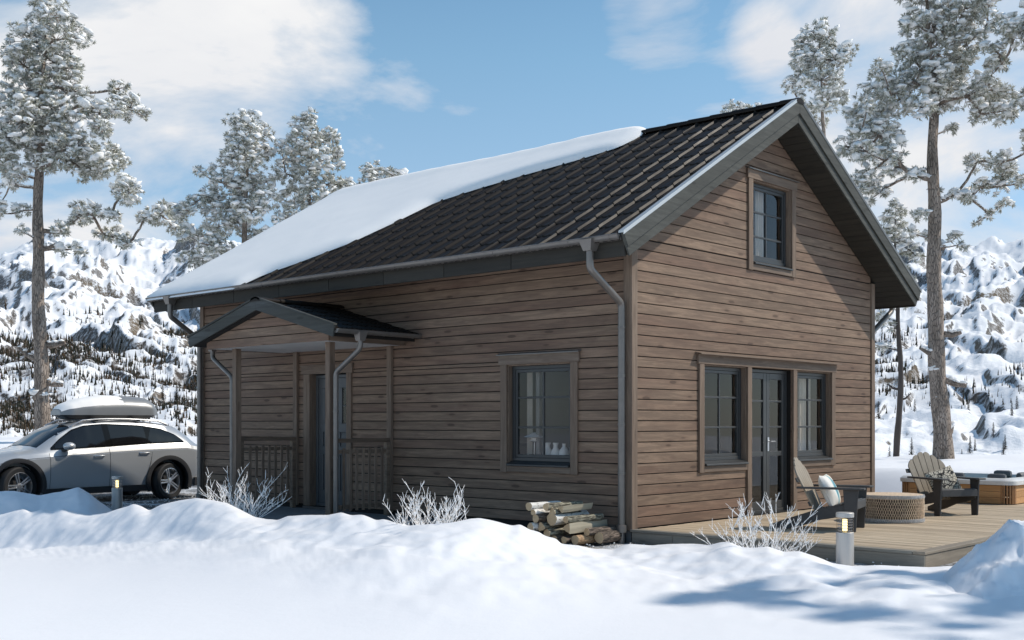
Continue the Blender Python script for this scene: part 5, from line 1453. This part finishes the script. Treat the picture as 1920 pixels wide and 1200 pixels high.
in_ = m.math('MULTIPLY', m.ramp(vein.outputs[0], [(0.10, 1.0), (0.18, 0.0)]), 0.7)
m.p(col=m.mix(in_, m.mix(lf_, (0.012, 0.012, 0.014), (0.50, 0.46, 0.38)), (0.02, 0.02, 0.02)), rough=0.95)
M['leaf'] = m.m
def chair_frame(loc, face):
    f = Vector((face[0], face[1], 0)).normalized(); s_ = Vector((-f.y, f.x, 0)); return Vector((loc[0], loc[1], 0.2815)), f, s_
o_, f_, s_ = chair_frame((2.10, 1.80), (0.958, 0.287))
upv = (f_ * -0.40 + Vector((0, 0, 0.92))).normalized(); nv_ = s_.cross(upv) * 1.0
cushion(o_ + f_ * -0.34 + Vector((0, 0, 0.47)) - s_ * 0.02, s_, upv, nv_, 0.235, 0.215, 0.085, M['stripe'], 'white cushion with teal and sand stripes leaning in the chair by the door')
o_, f_, s_ = chair_frame((2.15, 4.79), (0.87, -0.49))
upv = (f_ * -0.40 + Vector((0, 0, 0.92))).normalized(); nv_ = s_.cross(upv)
tw = (s_ * 0.97 + upv * 0.24).normalized(); tu = (upv * 0.97 - s_ * 0.24).normalized()
cushion(o_ + f_ * -0.33 + Vector((0, 0, 0.455)) + s_ * 0.02, tw, tu, nv_, 0.255, 0.205, 0.085, M['leaf'], 'black cushion with pale leaf pattern leaning in the chair before the hot tub')

# rattan table
pf = empty('wicker_table', (1.83, 3.32, 0.2815), 0, 'low round open weave wicker table between the two deck chairs', 'table')
k = MB(); n_ = 84; Rr = 0.415; Hh = 0.355
for j in range(n_):
    a = 2 * math.pi * j / n_
    for sg in (1, -1):
        pts = []
        for t in np.linspace(0, 1, 9):
            aa = a + sg * 0.045 * math.sin(t * math.pi * 4)
            rr_ = Rr + sg * 0.005 * math.cos(t * math.pi * 4)
            pts.append((rr_ * math.cos(aa), rr_ * math.sin(aa), 0.03 + (Hh - 0.06) * t))
        k.tube(pts, 0.0048, 4, caps=False)
k.build('woven_side', M['rattan'], pf, smooth=60)
def rope_ring(R_, z, r, n2=110):
    k = MB()
    for j in range(n2):
        a = 2 * math.pi * j / n2; a2 = a + 2 * math.pi / n2
        k.tube([(R_ * math.cos(a), R_ * math.sin(a), z - r), (R_ * 1.018 * math.cos((a + a2) / 2), R_ * 1.018 * math.sin((a + a2) / 2), z), (R_ * math.cos(a2), R_ * math.sin(a2), z + r)], 0.0095, 5)
    return k
rope_ring(Rr, 0.026, 0.022).build('bottom_rim', M['rattan_rim'], pf, smooth=60)
rope_ring(Rr, Hh - 0.02, 0.020).build('top_rim', M['rattan_rim'], pf, smooth=60)
k = MB().lathe([(0.0, Hh - 0.05), (Rr - 0.012, Hh - 0.05), (Rr - 0.004, Hh - 0.02), (Rr - 0.01, Hh + 0.004), (Rr - 0.05, Hh + 0.006), (0.0, Hh + 0.002)], (0, 0, 0), 48, caps=False)
k.build('top', M['rattan'], pf, smooth=60)
MB().lathe([(Rr - 0.03, 0.02), (Rr - 0.03, Hh - 0.055)], (0, 0, 0), 40, caps=False).build('lining', plain('dark_lining', (0.09, 0.065, 0.045), 0.9), pf, smooth=60)

# hot tub
tub = empty('hot_tub', (1.05, 8.35, 0.2815), 0, 'square hot tub with cedar sides and grey rim beyond the deck chairs', 'hot tub')
A = 0.95
def rrect(a, r, n=6):
    out = []
    for cx_, cy_, s0 in ((a - r, a - r, 0), (-a + r, a - r, 90), (-a + r, -a + r, 180), (a - r, -a + r, 270)):
        for t in np.linspace(0, 90, n): out.append((cx_ + r * math.cos(R(s0 + t)), cy_ + r * math.sin(R(s0 + t))))
    return out
k = MB()
for sgn in (0, 1, 2, 3):
    c_, s0_ = math.cos(R(90 * sgn)), math.sin(R(90 * sgn))
    rot = lambda x, y, z: (x * c_ - y * s0_, x * s0_ + y * c_, z)
    for j in range(3):
        z0_, z1_ = 0.01 + j * 0.10, 0.106 + j * 0.10
        k.prism([(-A + 0.17, z0_), (A - 0.17, z0_), (A - 0.17, z1_), (-A + 0.17, z1_)], lambda u, v, t: rot(u, t, v), -A + 0.02, -A + 0.045)
k.build('side_panel', M['tub_wood'], tub, bevel=0.003)
for sx in (-1, 1):
    for sy in (-1, 1):
        k = MB()
        for j in range(7):
            a = R(-8 + 106 * j / 6); a0, a1 = a - 0.085, a + 0.085
            cx_, cy_ = sx * (A - 0.17), sy * (A - 0.17)
            q_ = [(cx_ + sx * r_ * math.cos(t), cy_ + sy * r_ * math.sin(t)) for r_, t in ((0.155, a0), (0.155, a1), (0.125, a1), (0.125, a0))]
            k.prism(q_, lambda u, v, t: (u, v, t), 0.01, 0.311)
        k.build('corner_slat', plain('cedar_corner', (0.36, 0.185, 0.08), 0.6), tub, bevel=0.002)
k = MB(); o1, o2, o3, o4 = rrect(A + 0.02, 0.2), rrect(A + 0.02, 0.2), rrect(A - 0.02, 0.18), rrect(A - 0.17, 0.12)
o5 = rrect(A - 0.24, 0.10); rows = [[(x, y, 0.313) for x, y in o1], [(x, y, 0.375) for x, y in o2], [(x, y, 0.412) for x, y in o3], [(x, y, 0.415) for x, y in o4], [(x, y, 0.30) for x, y in o5], [(x, y, 0.12) for x, y in rrect(A - 0.3, 0.1)]]
k.grid(rows, closed_u=True); k.add(rows[-1], [tuple(range(len(rows[-1])))])
k.build('shell', M['acrylic'], tub, smooth=40)
for (x, y, a) in ((0.62, -0.72, 0), (-0.05, -0.72, 0), (0.73, 0.1, 90), (0.2, 0.72, 0)):
    k = MB(); pts = []
    k.lathe([(0.0, -0.14), (0.045, -0.14), (0.06, -0.10), (0.06, 0.10), (0.045, 0.14), (0.0, 0.14)], (0, 0, 0), 14, caps=False)
    o_ = k.build('headrest', M['headrest'], tub, smooth=50); o_.location = (x, y, 0.425); o_.rotation_euler = (R(90), 0, R(90 + a))
m = N('tub_water'); m.p(col=(0.20, 0.32, 0.36), rough=0.05, spec=0.5); m.bump(m.noise(m.coord(), 7, 2), 0.15, 0.02)
k = MB(); k.add([(x, y, 0.36) for x, y in rrect(A - 0.205, 0.11)], [tuple(range(24))]); k.build('water', m.m, tub)
# ================================================================== CAR
RW = np.array([-13.1293, 1.5397]); HD = np.array([-0.0587, -0.9983]); KS = 1.07
car = empty('estate_car', (RW[0] - 0.90 * KS * 0.9983, RW[1] + 0.90 * KS * 0.0587, -0.02), math.atan2(HD[1], HD[0]), 'silver estate car with dark wheel arch trim parked left of the house', 'car')
car.scale = (KS, KS, KS)
# local frame: x forward from rear axle, y left, z up; near side is +y
SS = [-0.98, -0.95, -0.85, -0.70, -0.55, -0.40, -0.20, 0.0, 0.3, 0.7, 1.1, 1.5, 1.75, 1.95, 2.15, 2.35, 2.50, 2.65, 2.9, 3.2, 3.5, 3.72, 3.84, 3.88]
def ip(t, s): return float(np.interp(s, [a for a, _ in t], [b for _, b in t]))
T_roof = [(-.98, .98), (-.90, 1.04), (-.70, 1.13), (-.50, 1.31), (-.30, 1.44), (-.10, 1.495), (.2, 1.53), (.7, 1.55), (1.2, 1.55), (1.6, 1.53), (1.85, 1.47), (2.1, 1.345), (2.35, 1.18), (2.50, 1.085), (2.65, 1.04), (2.9, 1.005), (3.2, .955), (3.5, .88), (3.75, .77), (3.88, .62)]
T_edge = [(-.98, .95), (-.90, 1.0), (-.70, 1.09), (-.50, 1.26), (-.30, 1.385), (-.10, 1.445), (.2, 1.485), (.7, 1.51), (1.2, 1.512), (1.6, 1.485), (1.85, 1.415), (2.1, 1.285), (2.35, 1.115), (2.50, 1.02), (2.65, .985), (2.9, .955), (3.2, .90), (3.5, .82), (3.75, .70), (3.88, .58)]
T_belt = [(-.98, .93), (-.9, .965), (-.7, 1.02), (-.4, 1.07), (0, 1.065), (.5, 1.05), (1.2, 1.02), (2.0, .975), (2.4, .945), (2.65, .93), (2.9, .90), (3.2, .85), (3.5, .77), (3.75, .66), (3.88, .55)]
T_w = [(-.98, .68), (-.95, .76), (-.85, .84), (-.6, .90), (0, .93), (1.2, .935), (2.6, .93), (3.1, .91), (3.5, .82), (3.75, .68), (3.88, .5)]
T_wb = [(-.98, .64), (-.95, .72), (-.8, .80), (-.5, .855), (0, .875), (1.2, .88), (2.4, .86), (2.9, .84), (3.3, .77), (3.6, .66), (3.88, .45)]
T_wr = [(-.98, .55), (-.9, .60), (-.6, .62), (-.2, .60), (.5, .61), (1.5, .60), (1.9, .62), (2.3, .70), (2.5, .745), (2.9, .74), (3.3, .66), (3.6, .56), (3.88, .4)]
T_bot = [(-.98, .42), (-.9, .34), (-.6, .24), (0, .22), (2.9, .20), (3.5, .20), (3.8, .26), (3.88, .34)]
def sec(s):
    w, wb, wr_ = ip(T_w, s), ip(T_wb, s), ip(T_wr, s); zb, ze, zt, z0 = ip(T_belt, s), ip(T_edge, s), ip(T_roof, s), ip(T_bot, s)
    zc_ = zb - 0.075
    p = [(0, z0 - 0.02), (w * 0.72, z0 - 0.02), (w * 0.93, z0), (w * 0.955, z0 + (zc_ - z0) * 0.22), (w * 0.985, z0 + (zc_ - z0) * 0.40), (w, z0 + (zc_ - z0) * 0.70),
         (w * 0.995, zc_ - 0.012), (w * 0.975, zc_), (wb + 0.005, zb), (wb * 0.5 + wr_ * 0.5 + 0.018, zb * 0.5 + ze * 0.5), (wr_ + 0.012, ze - 0.012), (wr_ * 0.90, ze + (zt - ze) * 0.38), (wr_ * 0.55, ze + (zt - ze) * 0.80), (0, zt)]
    return p
rows = []
ss = sorted(set([round(x, 3) for x in np.linspace(-0.98, 3.88, 82)] + SS))
for s in ss:
    p = sec(s); rows.append([(s, y, z) for y, z in p] + [(s, -y, z) for y, z in reversed(p[1:-1])])
k = MB(); k.grid(rows, closed_u=True); k.add(rows[0], [tuple(range(len(rows[0])))]); k.add(rows[-1], [tuple(range(len(rows[0])))])
body = k.build('body', M['paint'], car)
bm = bmesh.new(); bm.from_mesh(body.data); bmesh.ops.remove_doubles(bm, verts=bm.verts, dist=1e-5); bmesh.ops.recalc_face_normals(bm, faces=bm.faces); bm.to_mesh(body.data); bm.free()
WR = 0.362
cut = MB()
for x in (0.0, 2.9):
    for sg in (-1, 1):
        pts = [(x + 0.415 * math.cos(a), WR + 0.02 + 0.415 * math.sin(a)) for a in np.linspace(0, 2 * math.pi, 40, endpoint=False)]
        cut.prism(pts, lambda u, v, t: (u, t, v), sg * 0.60, sg * 1.2)
co_ = cut.build('cutter', None)
co_.parent = car
md = body.modifiers.new('arch', 'BOOLEAN'); md.operation = 'DIFFERENCE'; md.object = co_; md.solver = 'EXACT'
bpy.context.view_layer.update()
dg = bpy.context.evaluated_depsgraph_get()
nm = bpy.data.meshes.new_from_object(body.evaluated_get(dg)); body.modifiers.clear(); body.data = nm
if not nm.materials: nm.materials.append(M['paint'])
for i_ in range(len(nm.materials)): nm.materials[i_] = M['paint']
bpy.data.objects.remove(co_)
smooth_by_angle(nm, 28)
def side_pt(s, f, sg, off):
    """f 0..1 between belt and roof edge"""
    p = sec(s); a, b, c_ = p[8], p[9], p[10]
    y = (a[0] + (b[0] - a[0]) * f * 2) if f < 0.5 else (b[0] + (c_[0] - b[0]) * (f - 0.5) * 2)
    z = (a[1] + (b[1] - a[1]) * f * 2) if f < 0.5 else (b[1] + (c_[1] - b[1]) * (f - 0.5) * 2)
    return (s, sg * (y + off), z)
def side_z(s, z, sg, off):
    p = sec(s); a, c_ = p[8][1], p[10][1]
    return side_pt(s, min(max((z - a) / max(c_ - a, 0.02), 0.0), 1.0), sg, off)
TOPL = [(-.36, 1.135), (-.2, 1.27), (.07, 1.385), (.5, 1.455), (1.2, 1.485), (1.6, 1.455), (1.85, 1.375), (2.1, 1.21), (2.3, 1.04)]
BOTL = [(-.36, 1.115), (.4, 1.10), (1.2, 1.055), (2.3, 1.005)]
def side_patch(s0, s1, top, bot, off, sg, n_=26, slant=(0, 0)):
    rws = []
    for f in np.linspace(0, 1, 5):
        r_ = []
        for t in np.linspace(0, 1, n_):
            s = s0 + (s1 - s0) * t + (slant[0] * (1 - t) + slant[1] * t) * (f - 0.5)
            zb, zt = ip(BOTL, s) + bot, max(ip(TOPL, s) - top, ip(BOTL, s) + bot + 0.002)
            r_.append(side_z(s, zb + (zt - zb) * f, sg, off))
        rws.append(r_)
    return rws
for sg in (-1, 1):
    k = MB().grid(side_patch(-0.36, 2.3, 0, 0, 0.010, sg, 60)); k.build('window_trim', M['gtrim'], car, smooth=60)
    for (a, b, sl) in ((1.27, 2.22, (0.0, 0)), (0.44, 1.15, (0, 0.0)), (-0.30, 0.36, (0, -0.14))):
        k = MB().grid(side_patch(a, b, 0.028, 0.022, 0.0145, sg, 26, sl)); k.build('side_window', M['carglass'], car, smooth=60)
    # crease, door gaps, handles, mirror, rail, arch trim
    k = MB(); k.tube([(s, sg * (sec(s)[7][0] + 0.001), sec(s)[7][1]) for s in np.linspace(-0.7, 3.3, 40)], 0.006, 6); k.build('crease_line', M['clad'], car)
    k = MB()
    for s_ in (2.34, 1.21, 0.36 if False else 0.40):
        if s_ == 0.40: continue
        k.tube([(s_, sg * (p[0] + 0.0005), p[1]) for p in sec(s_)[2:9]], 0.004, 4)
    arc = [(0.42 * math.cos(a) + 0.05, 0.36 + 0.46 * math.sin(a)) for a in np.linspace(0.1, 1.25, 8)]
    k.tube([(0.47, sg * 0.934, 0.50), (0.40, sg * 0.936, 0.72), (0.36, sg * 0.925, 0.94)], 0.004, 4)
    k.build('door_gap', M['black'], car)
    for s_ in (0.52, 1.42):
        z = ip(T_belt, s_) - 0.125; y = sec(s_)[6][0]
        hnd = MB(); hnd.tube([(s_ - 0.10, sg * (y - 0.012), z), (s_ - 0.08, sg * (y + 0.028), z), (s_ + 0.08, sg * (y + 0.030), z + 0.004), (s_ + 0.11, sg * (y - 0.012), z + 0.004)], 0.014, 8)
        hnd.build('door_handle', M['paint'], car, smooth=50)
    mr = MB(); P_ = []
    for a in np.linspace(0, math.pi, 9):
        P_.append([(2.02 + 0.115 * math.cos(a), sg * (0.98 + 0.10 * math.sin(a) * math.cos(b)), 1.075 + 0.075 * math.sin(a) * math.sin(b)) for b in np.linspace(0, 2 * math.pi, 14, endpoint=False)])
    mr.grid(P_, closed_u=True); mo = mr.build('wing_mirror', M['paint'], car, smooth=60)
    k = MB(); k.beam((2.08, sg * 0.84, 0.985), (2.04, sg * 0.95, 1.02), 0.07, 0.045); k.build('mirror_foot', M['black'], mo)
    rl = [(s, sg * (ip(T_wr, s) * 0.97), ip(T_edge, s) + 0.062) for s in np.linspace(0.05, 1.60, 14)]
    rl = [(-0.12, sg * ip(T_wr, -0.12) * .97, ip(T_edge, -0.12) + .02)] + rl + [(1.82, sg * ip(T_wr, 1.82) * .97, ip(T_edge, 1.82) + .02)]
    k = MB(); k.tube(rl, 0.018, 8); k.build('roof_rail', M['alu'], car, smooth=50)
    k = MB()
    for x in (0.0, 2.9):
        P_ = []
        for a in np.linspace(-0.45, math.pi + 0.35, 34):
            ci, si = math.cos(a), math.sin(a)
            yb = ip(T_w, x + 0.45 * ci)
            P_.append([(x + r_ * ci, sg * (yb + o_), WR + 0.02 + r_ * si) for r_, o_ in ((0.405, -0.06), (0.408, 0.014), (0.44, 0.018), (0.485, 0.012), (0.488, -0.05))])
        k.grid(P_)
    for a_, b_ in ((0.44, 2.46),):
        pts = [(a_, 0.20), (b_, 0.19), (b_, 0.30), (a_, 0.315)]
        k.prism(pts, lambda u, v, t: (u, t, v), sg * 0.84, sg * 0.915)
    k.build('arch_trim', M['clad'], car, smooth=40)
# windscreen, rear window, bumper trim, lights
def top_patch(s0, s1, j0, off, n_=14):
    rws = []
    for s in np.linspace(s0, s1, n_):
        p = sec(s); sl = p[10:14]
        half = [(y * j0, z) for y, z in sl]
        r_ = [(s, y, z + off) for y, z in half] + [(s, -y, z + off) for y, z in reversed(half[:-1])]
        rws.append(r_)
    return rws
MB().grid(top_patch(1.86, 2.50, 0.965, 0.010)).build('windscreen', M['carglass'], car, smooth=60)
MB().grid(top_patch(-0.66, -0.24, 0.90, 0.010)).build('rear_window', M['carglass'], car, smooth=60)
k = MB(); P_ = []
for s in np.linspace(-0.99, -0.55, 8):
    w_ = ip(T_w, max(s, -0.98)) + 0.012; P_.append([(s, w_, 0.26), (s, w_, 0.42), (s, -w_, 0.42), (s, -w_, 0.26)])
k.grid(P_, closed_u=True); k.build('rear_bumper', M['clad'], car, smooth=40)
for sg in (-1, 1):
    k = MB(); k.grid([[(s, sg * (ip(T_w, s) + 0.006), z) for z in np.linspace(0.78, 0.90, 4)] for s in np.linspace(-0.97, -0.62, 8)]); k.build('tail_light', plain('red_lens', (0.25, 0.01, 0.01), 0.2), car, smooth=60)
    k = MB(); k.grid([[(s, sg * (ip(T_w, s) - 0.01), z) for z in np.linspace(0.62, 0.76, 4)] for s in np.linspace(3.45, 3.78, 8)]); k.build('headlight', plain('clear_lens', (0.7, 0.72, 0.74), 0.1), car, smooth=60)
k = MB(); k.box(3.872, 3.90, -0.38, 0.38, 0.35, 0.62); k.build('grille', M['black'], car)
# wheels
def wheel(x, sg):
    wh = MB(); prof = [(0.235, -0.11), (0.33, -0.115), (0.352, -0.10), (WR, -0.07), (WR, 0.07), (0.352, 0.10), (0.33, 0.115), (0.262, 0.108), (0.255, 0.09)]
    wh.lathe([(r, z) for r, z in prof], (0, 0, 0), 48, caps=False)
    tread = wh.build('wheel', M['rubber'], car, smooth=35)
    tread.location = (x, sg * 0.795, WR); tread.rotation_euler = (R(-90 * sg), 0, 0.3)
    rim = MB(); rim.lathe([(0.258, 0.088), (0.258, 0.104), (0.246, 0.106), (0.238, 0.085), (0.235, -0.06), (0.0, -0.06)], (0, 0, 0), 48, caps=False)
    rim.build('rim', M['alu'], tread, smooth=35)
    sp = MB()
    for j in range(5):
        a = 2 * math.pi * j / 5
        for o in (-1, 1):
            d0, d1 = a + o * 0.34, a + o * 0.115
            p0 = (0.058 * math.cos(d0), 0.058 * math.sin(d0), 0.078); p1 = (0.246 * math.cos(d1), 0.246 * math.sin(d1), 0.092)
            sp.beam(p0, p1, 0.029, 0.024, up=(0, 0, 1))
    sp.lathe([(0.0, 0.05), (0.070, 0.055), (0.070, 0.084), (0.040, 0.092), (0.0, 0.093)], (0, 0, 0), 20, caps=False)
    sp.build('spoke', M['alu'], tread, bevel=0.004)
    dk = MB(); dk.lathe([(0.0, -0.03), (0.17, -0.03), (0.17, 0.0), (0.0, 0.0)], (0, 0, 0), 28, caps=False); dk.build('brake_disc', M['clad'], tread)
    return tread
for x in (0.0, 2.9):
    for sg in (-1, 1): wheel(x, sg)
# inner wheel wells / floor
for x in (0.0, 2.9):
    for sg in (-1, 1):
        k = MB(); k.grid([[(x + 0.411 * math.cos(a), sg * y, WR + 0.02 + 0.411 * math.sin(a)) for y in (0.605, 0.90)] for a in np.linspace(-0.5, math.pi + 0.5, 30)])
        k.build('wheel_well', M['black'], car, smooth=60)
k = MB(); k.box(-0.6, 3.5, -0.58, 0.58, 0.17, 0.24); k.build('underbody', M['black'], car)

# roof box: carried by the car, a thing of its own
ca, sa = HD
rb = empty('roof_box', (car.location.x + HD[0] * 0.98, car.location.y + HD[1] * 0.98, 1.665), math.atan2(HD[1], HD[0]), 'silver grey roof box with a patch of snow, carried on top of the car', 'roof box'); rb.scale = (1.0, KS, KS)
def boxsec(x):
    t = (x + 1.02) / 2.04
    h = np.interp(t, [0, .04, .12, .35, .6, .8, .93, 1], [.20, .30, .36, .385, .36, .29, .20, .10])
    w_ = np.interp(t, [0, .05, .2, .7, .9, 1], [.34, .40, .42, .42, .36, .22])
    return float(h), float(w_)
P_ = []; Pl = []
for x in np.linspace(-1.02, 1.02, 40):
    h, w_ = boxsec(x)
    P_.append([(x, y * w_, 0.075 + z * h) for y, z in ((-1, 0), (-1.0, .35), (-.97, .52), (-.80, .80), (-.5, .95), (0, 1), (.5, .95), (.80, .80), (.97, .52), (1.0, .35), (1, 0))])
    bx = x * 0.97
    Pl.append([(bx, y * w_ * 0.97, 0.072 - 0.085 * z * min(1, (1.02 - abs(x)) * 5)) for y, z in ((-1, 0), (-.9, .8), (-.5, 1), (.5, 1), (.9, .8), (1, 0))])
k = MB().grid(P_); k.add(P_[0], [tuple(range(11))]); k.add(P_[-1], [tuple(range(11))]); k.build('lid', plain('box_plastic', (0.25, 0.262, 0.275), 0.35, 0.2, 0.04), rb, smooth=45)
k = MB().grid(Pl); k.add(Pl[0], [tuple(range(6))]); k.add(Pl[-1], [tuple(range(6))]); k.build('tray', M['black'], rb, smooth=45)
for x in (-0.45, 0.45): MB().box(x - 0.03, x + 0.03, -0.62, 0.62, -0.045, -0.018).build('carrier_bar', M['black'], rb)
P_ = []
for x in np.linspace(-0.25, 1.0, 40):
    h, w_ = boxsec(x); r_ = []
    for j, y in enumerate(np.linspace(-0.9, 0.97, 16)):
        zz = np.interp(abs(y), [0, .5, .80, .97, 1.0], [1, .95, .80, .52, .35])
        e = min(1, (x + 0.25) * 4, (1.0 - x) * 14 + .1, (1 - abs(y - 0.03) / 0.94) * 8 + .02) + 0.25 * float(gnoise(x * 4, y * 3))
        r_.append((x, y * w_ * 1.003, 0.077 + zz * h + 0.022 * max(e, -0.2)))
    P_.append(r_)
MB().grid(P_).build('snow', M['roofsnow'], rb, smooth=60)
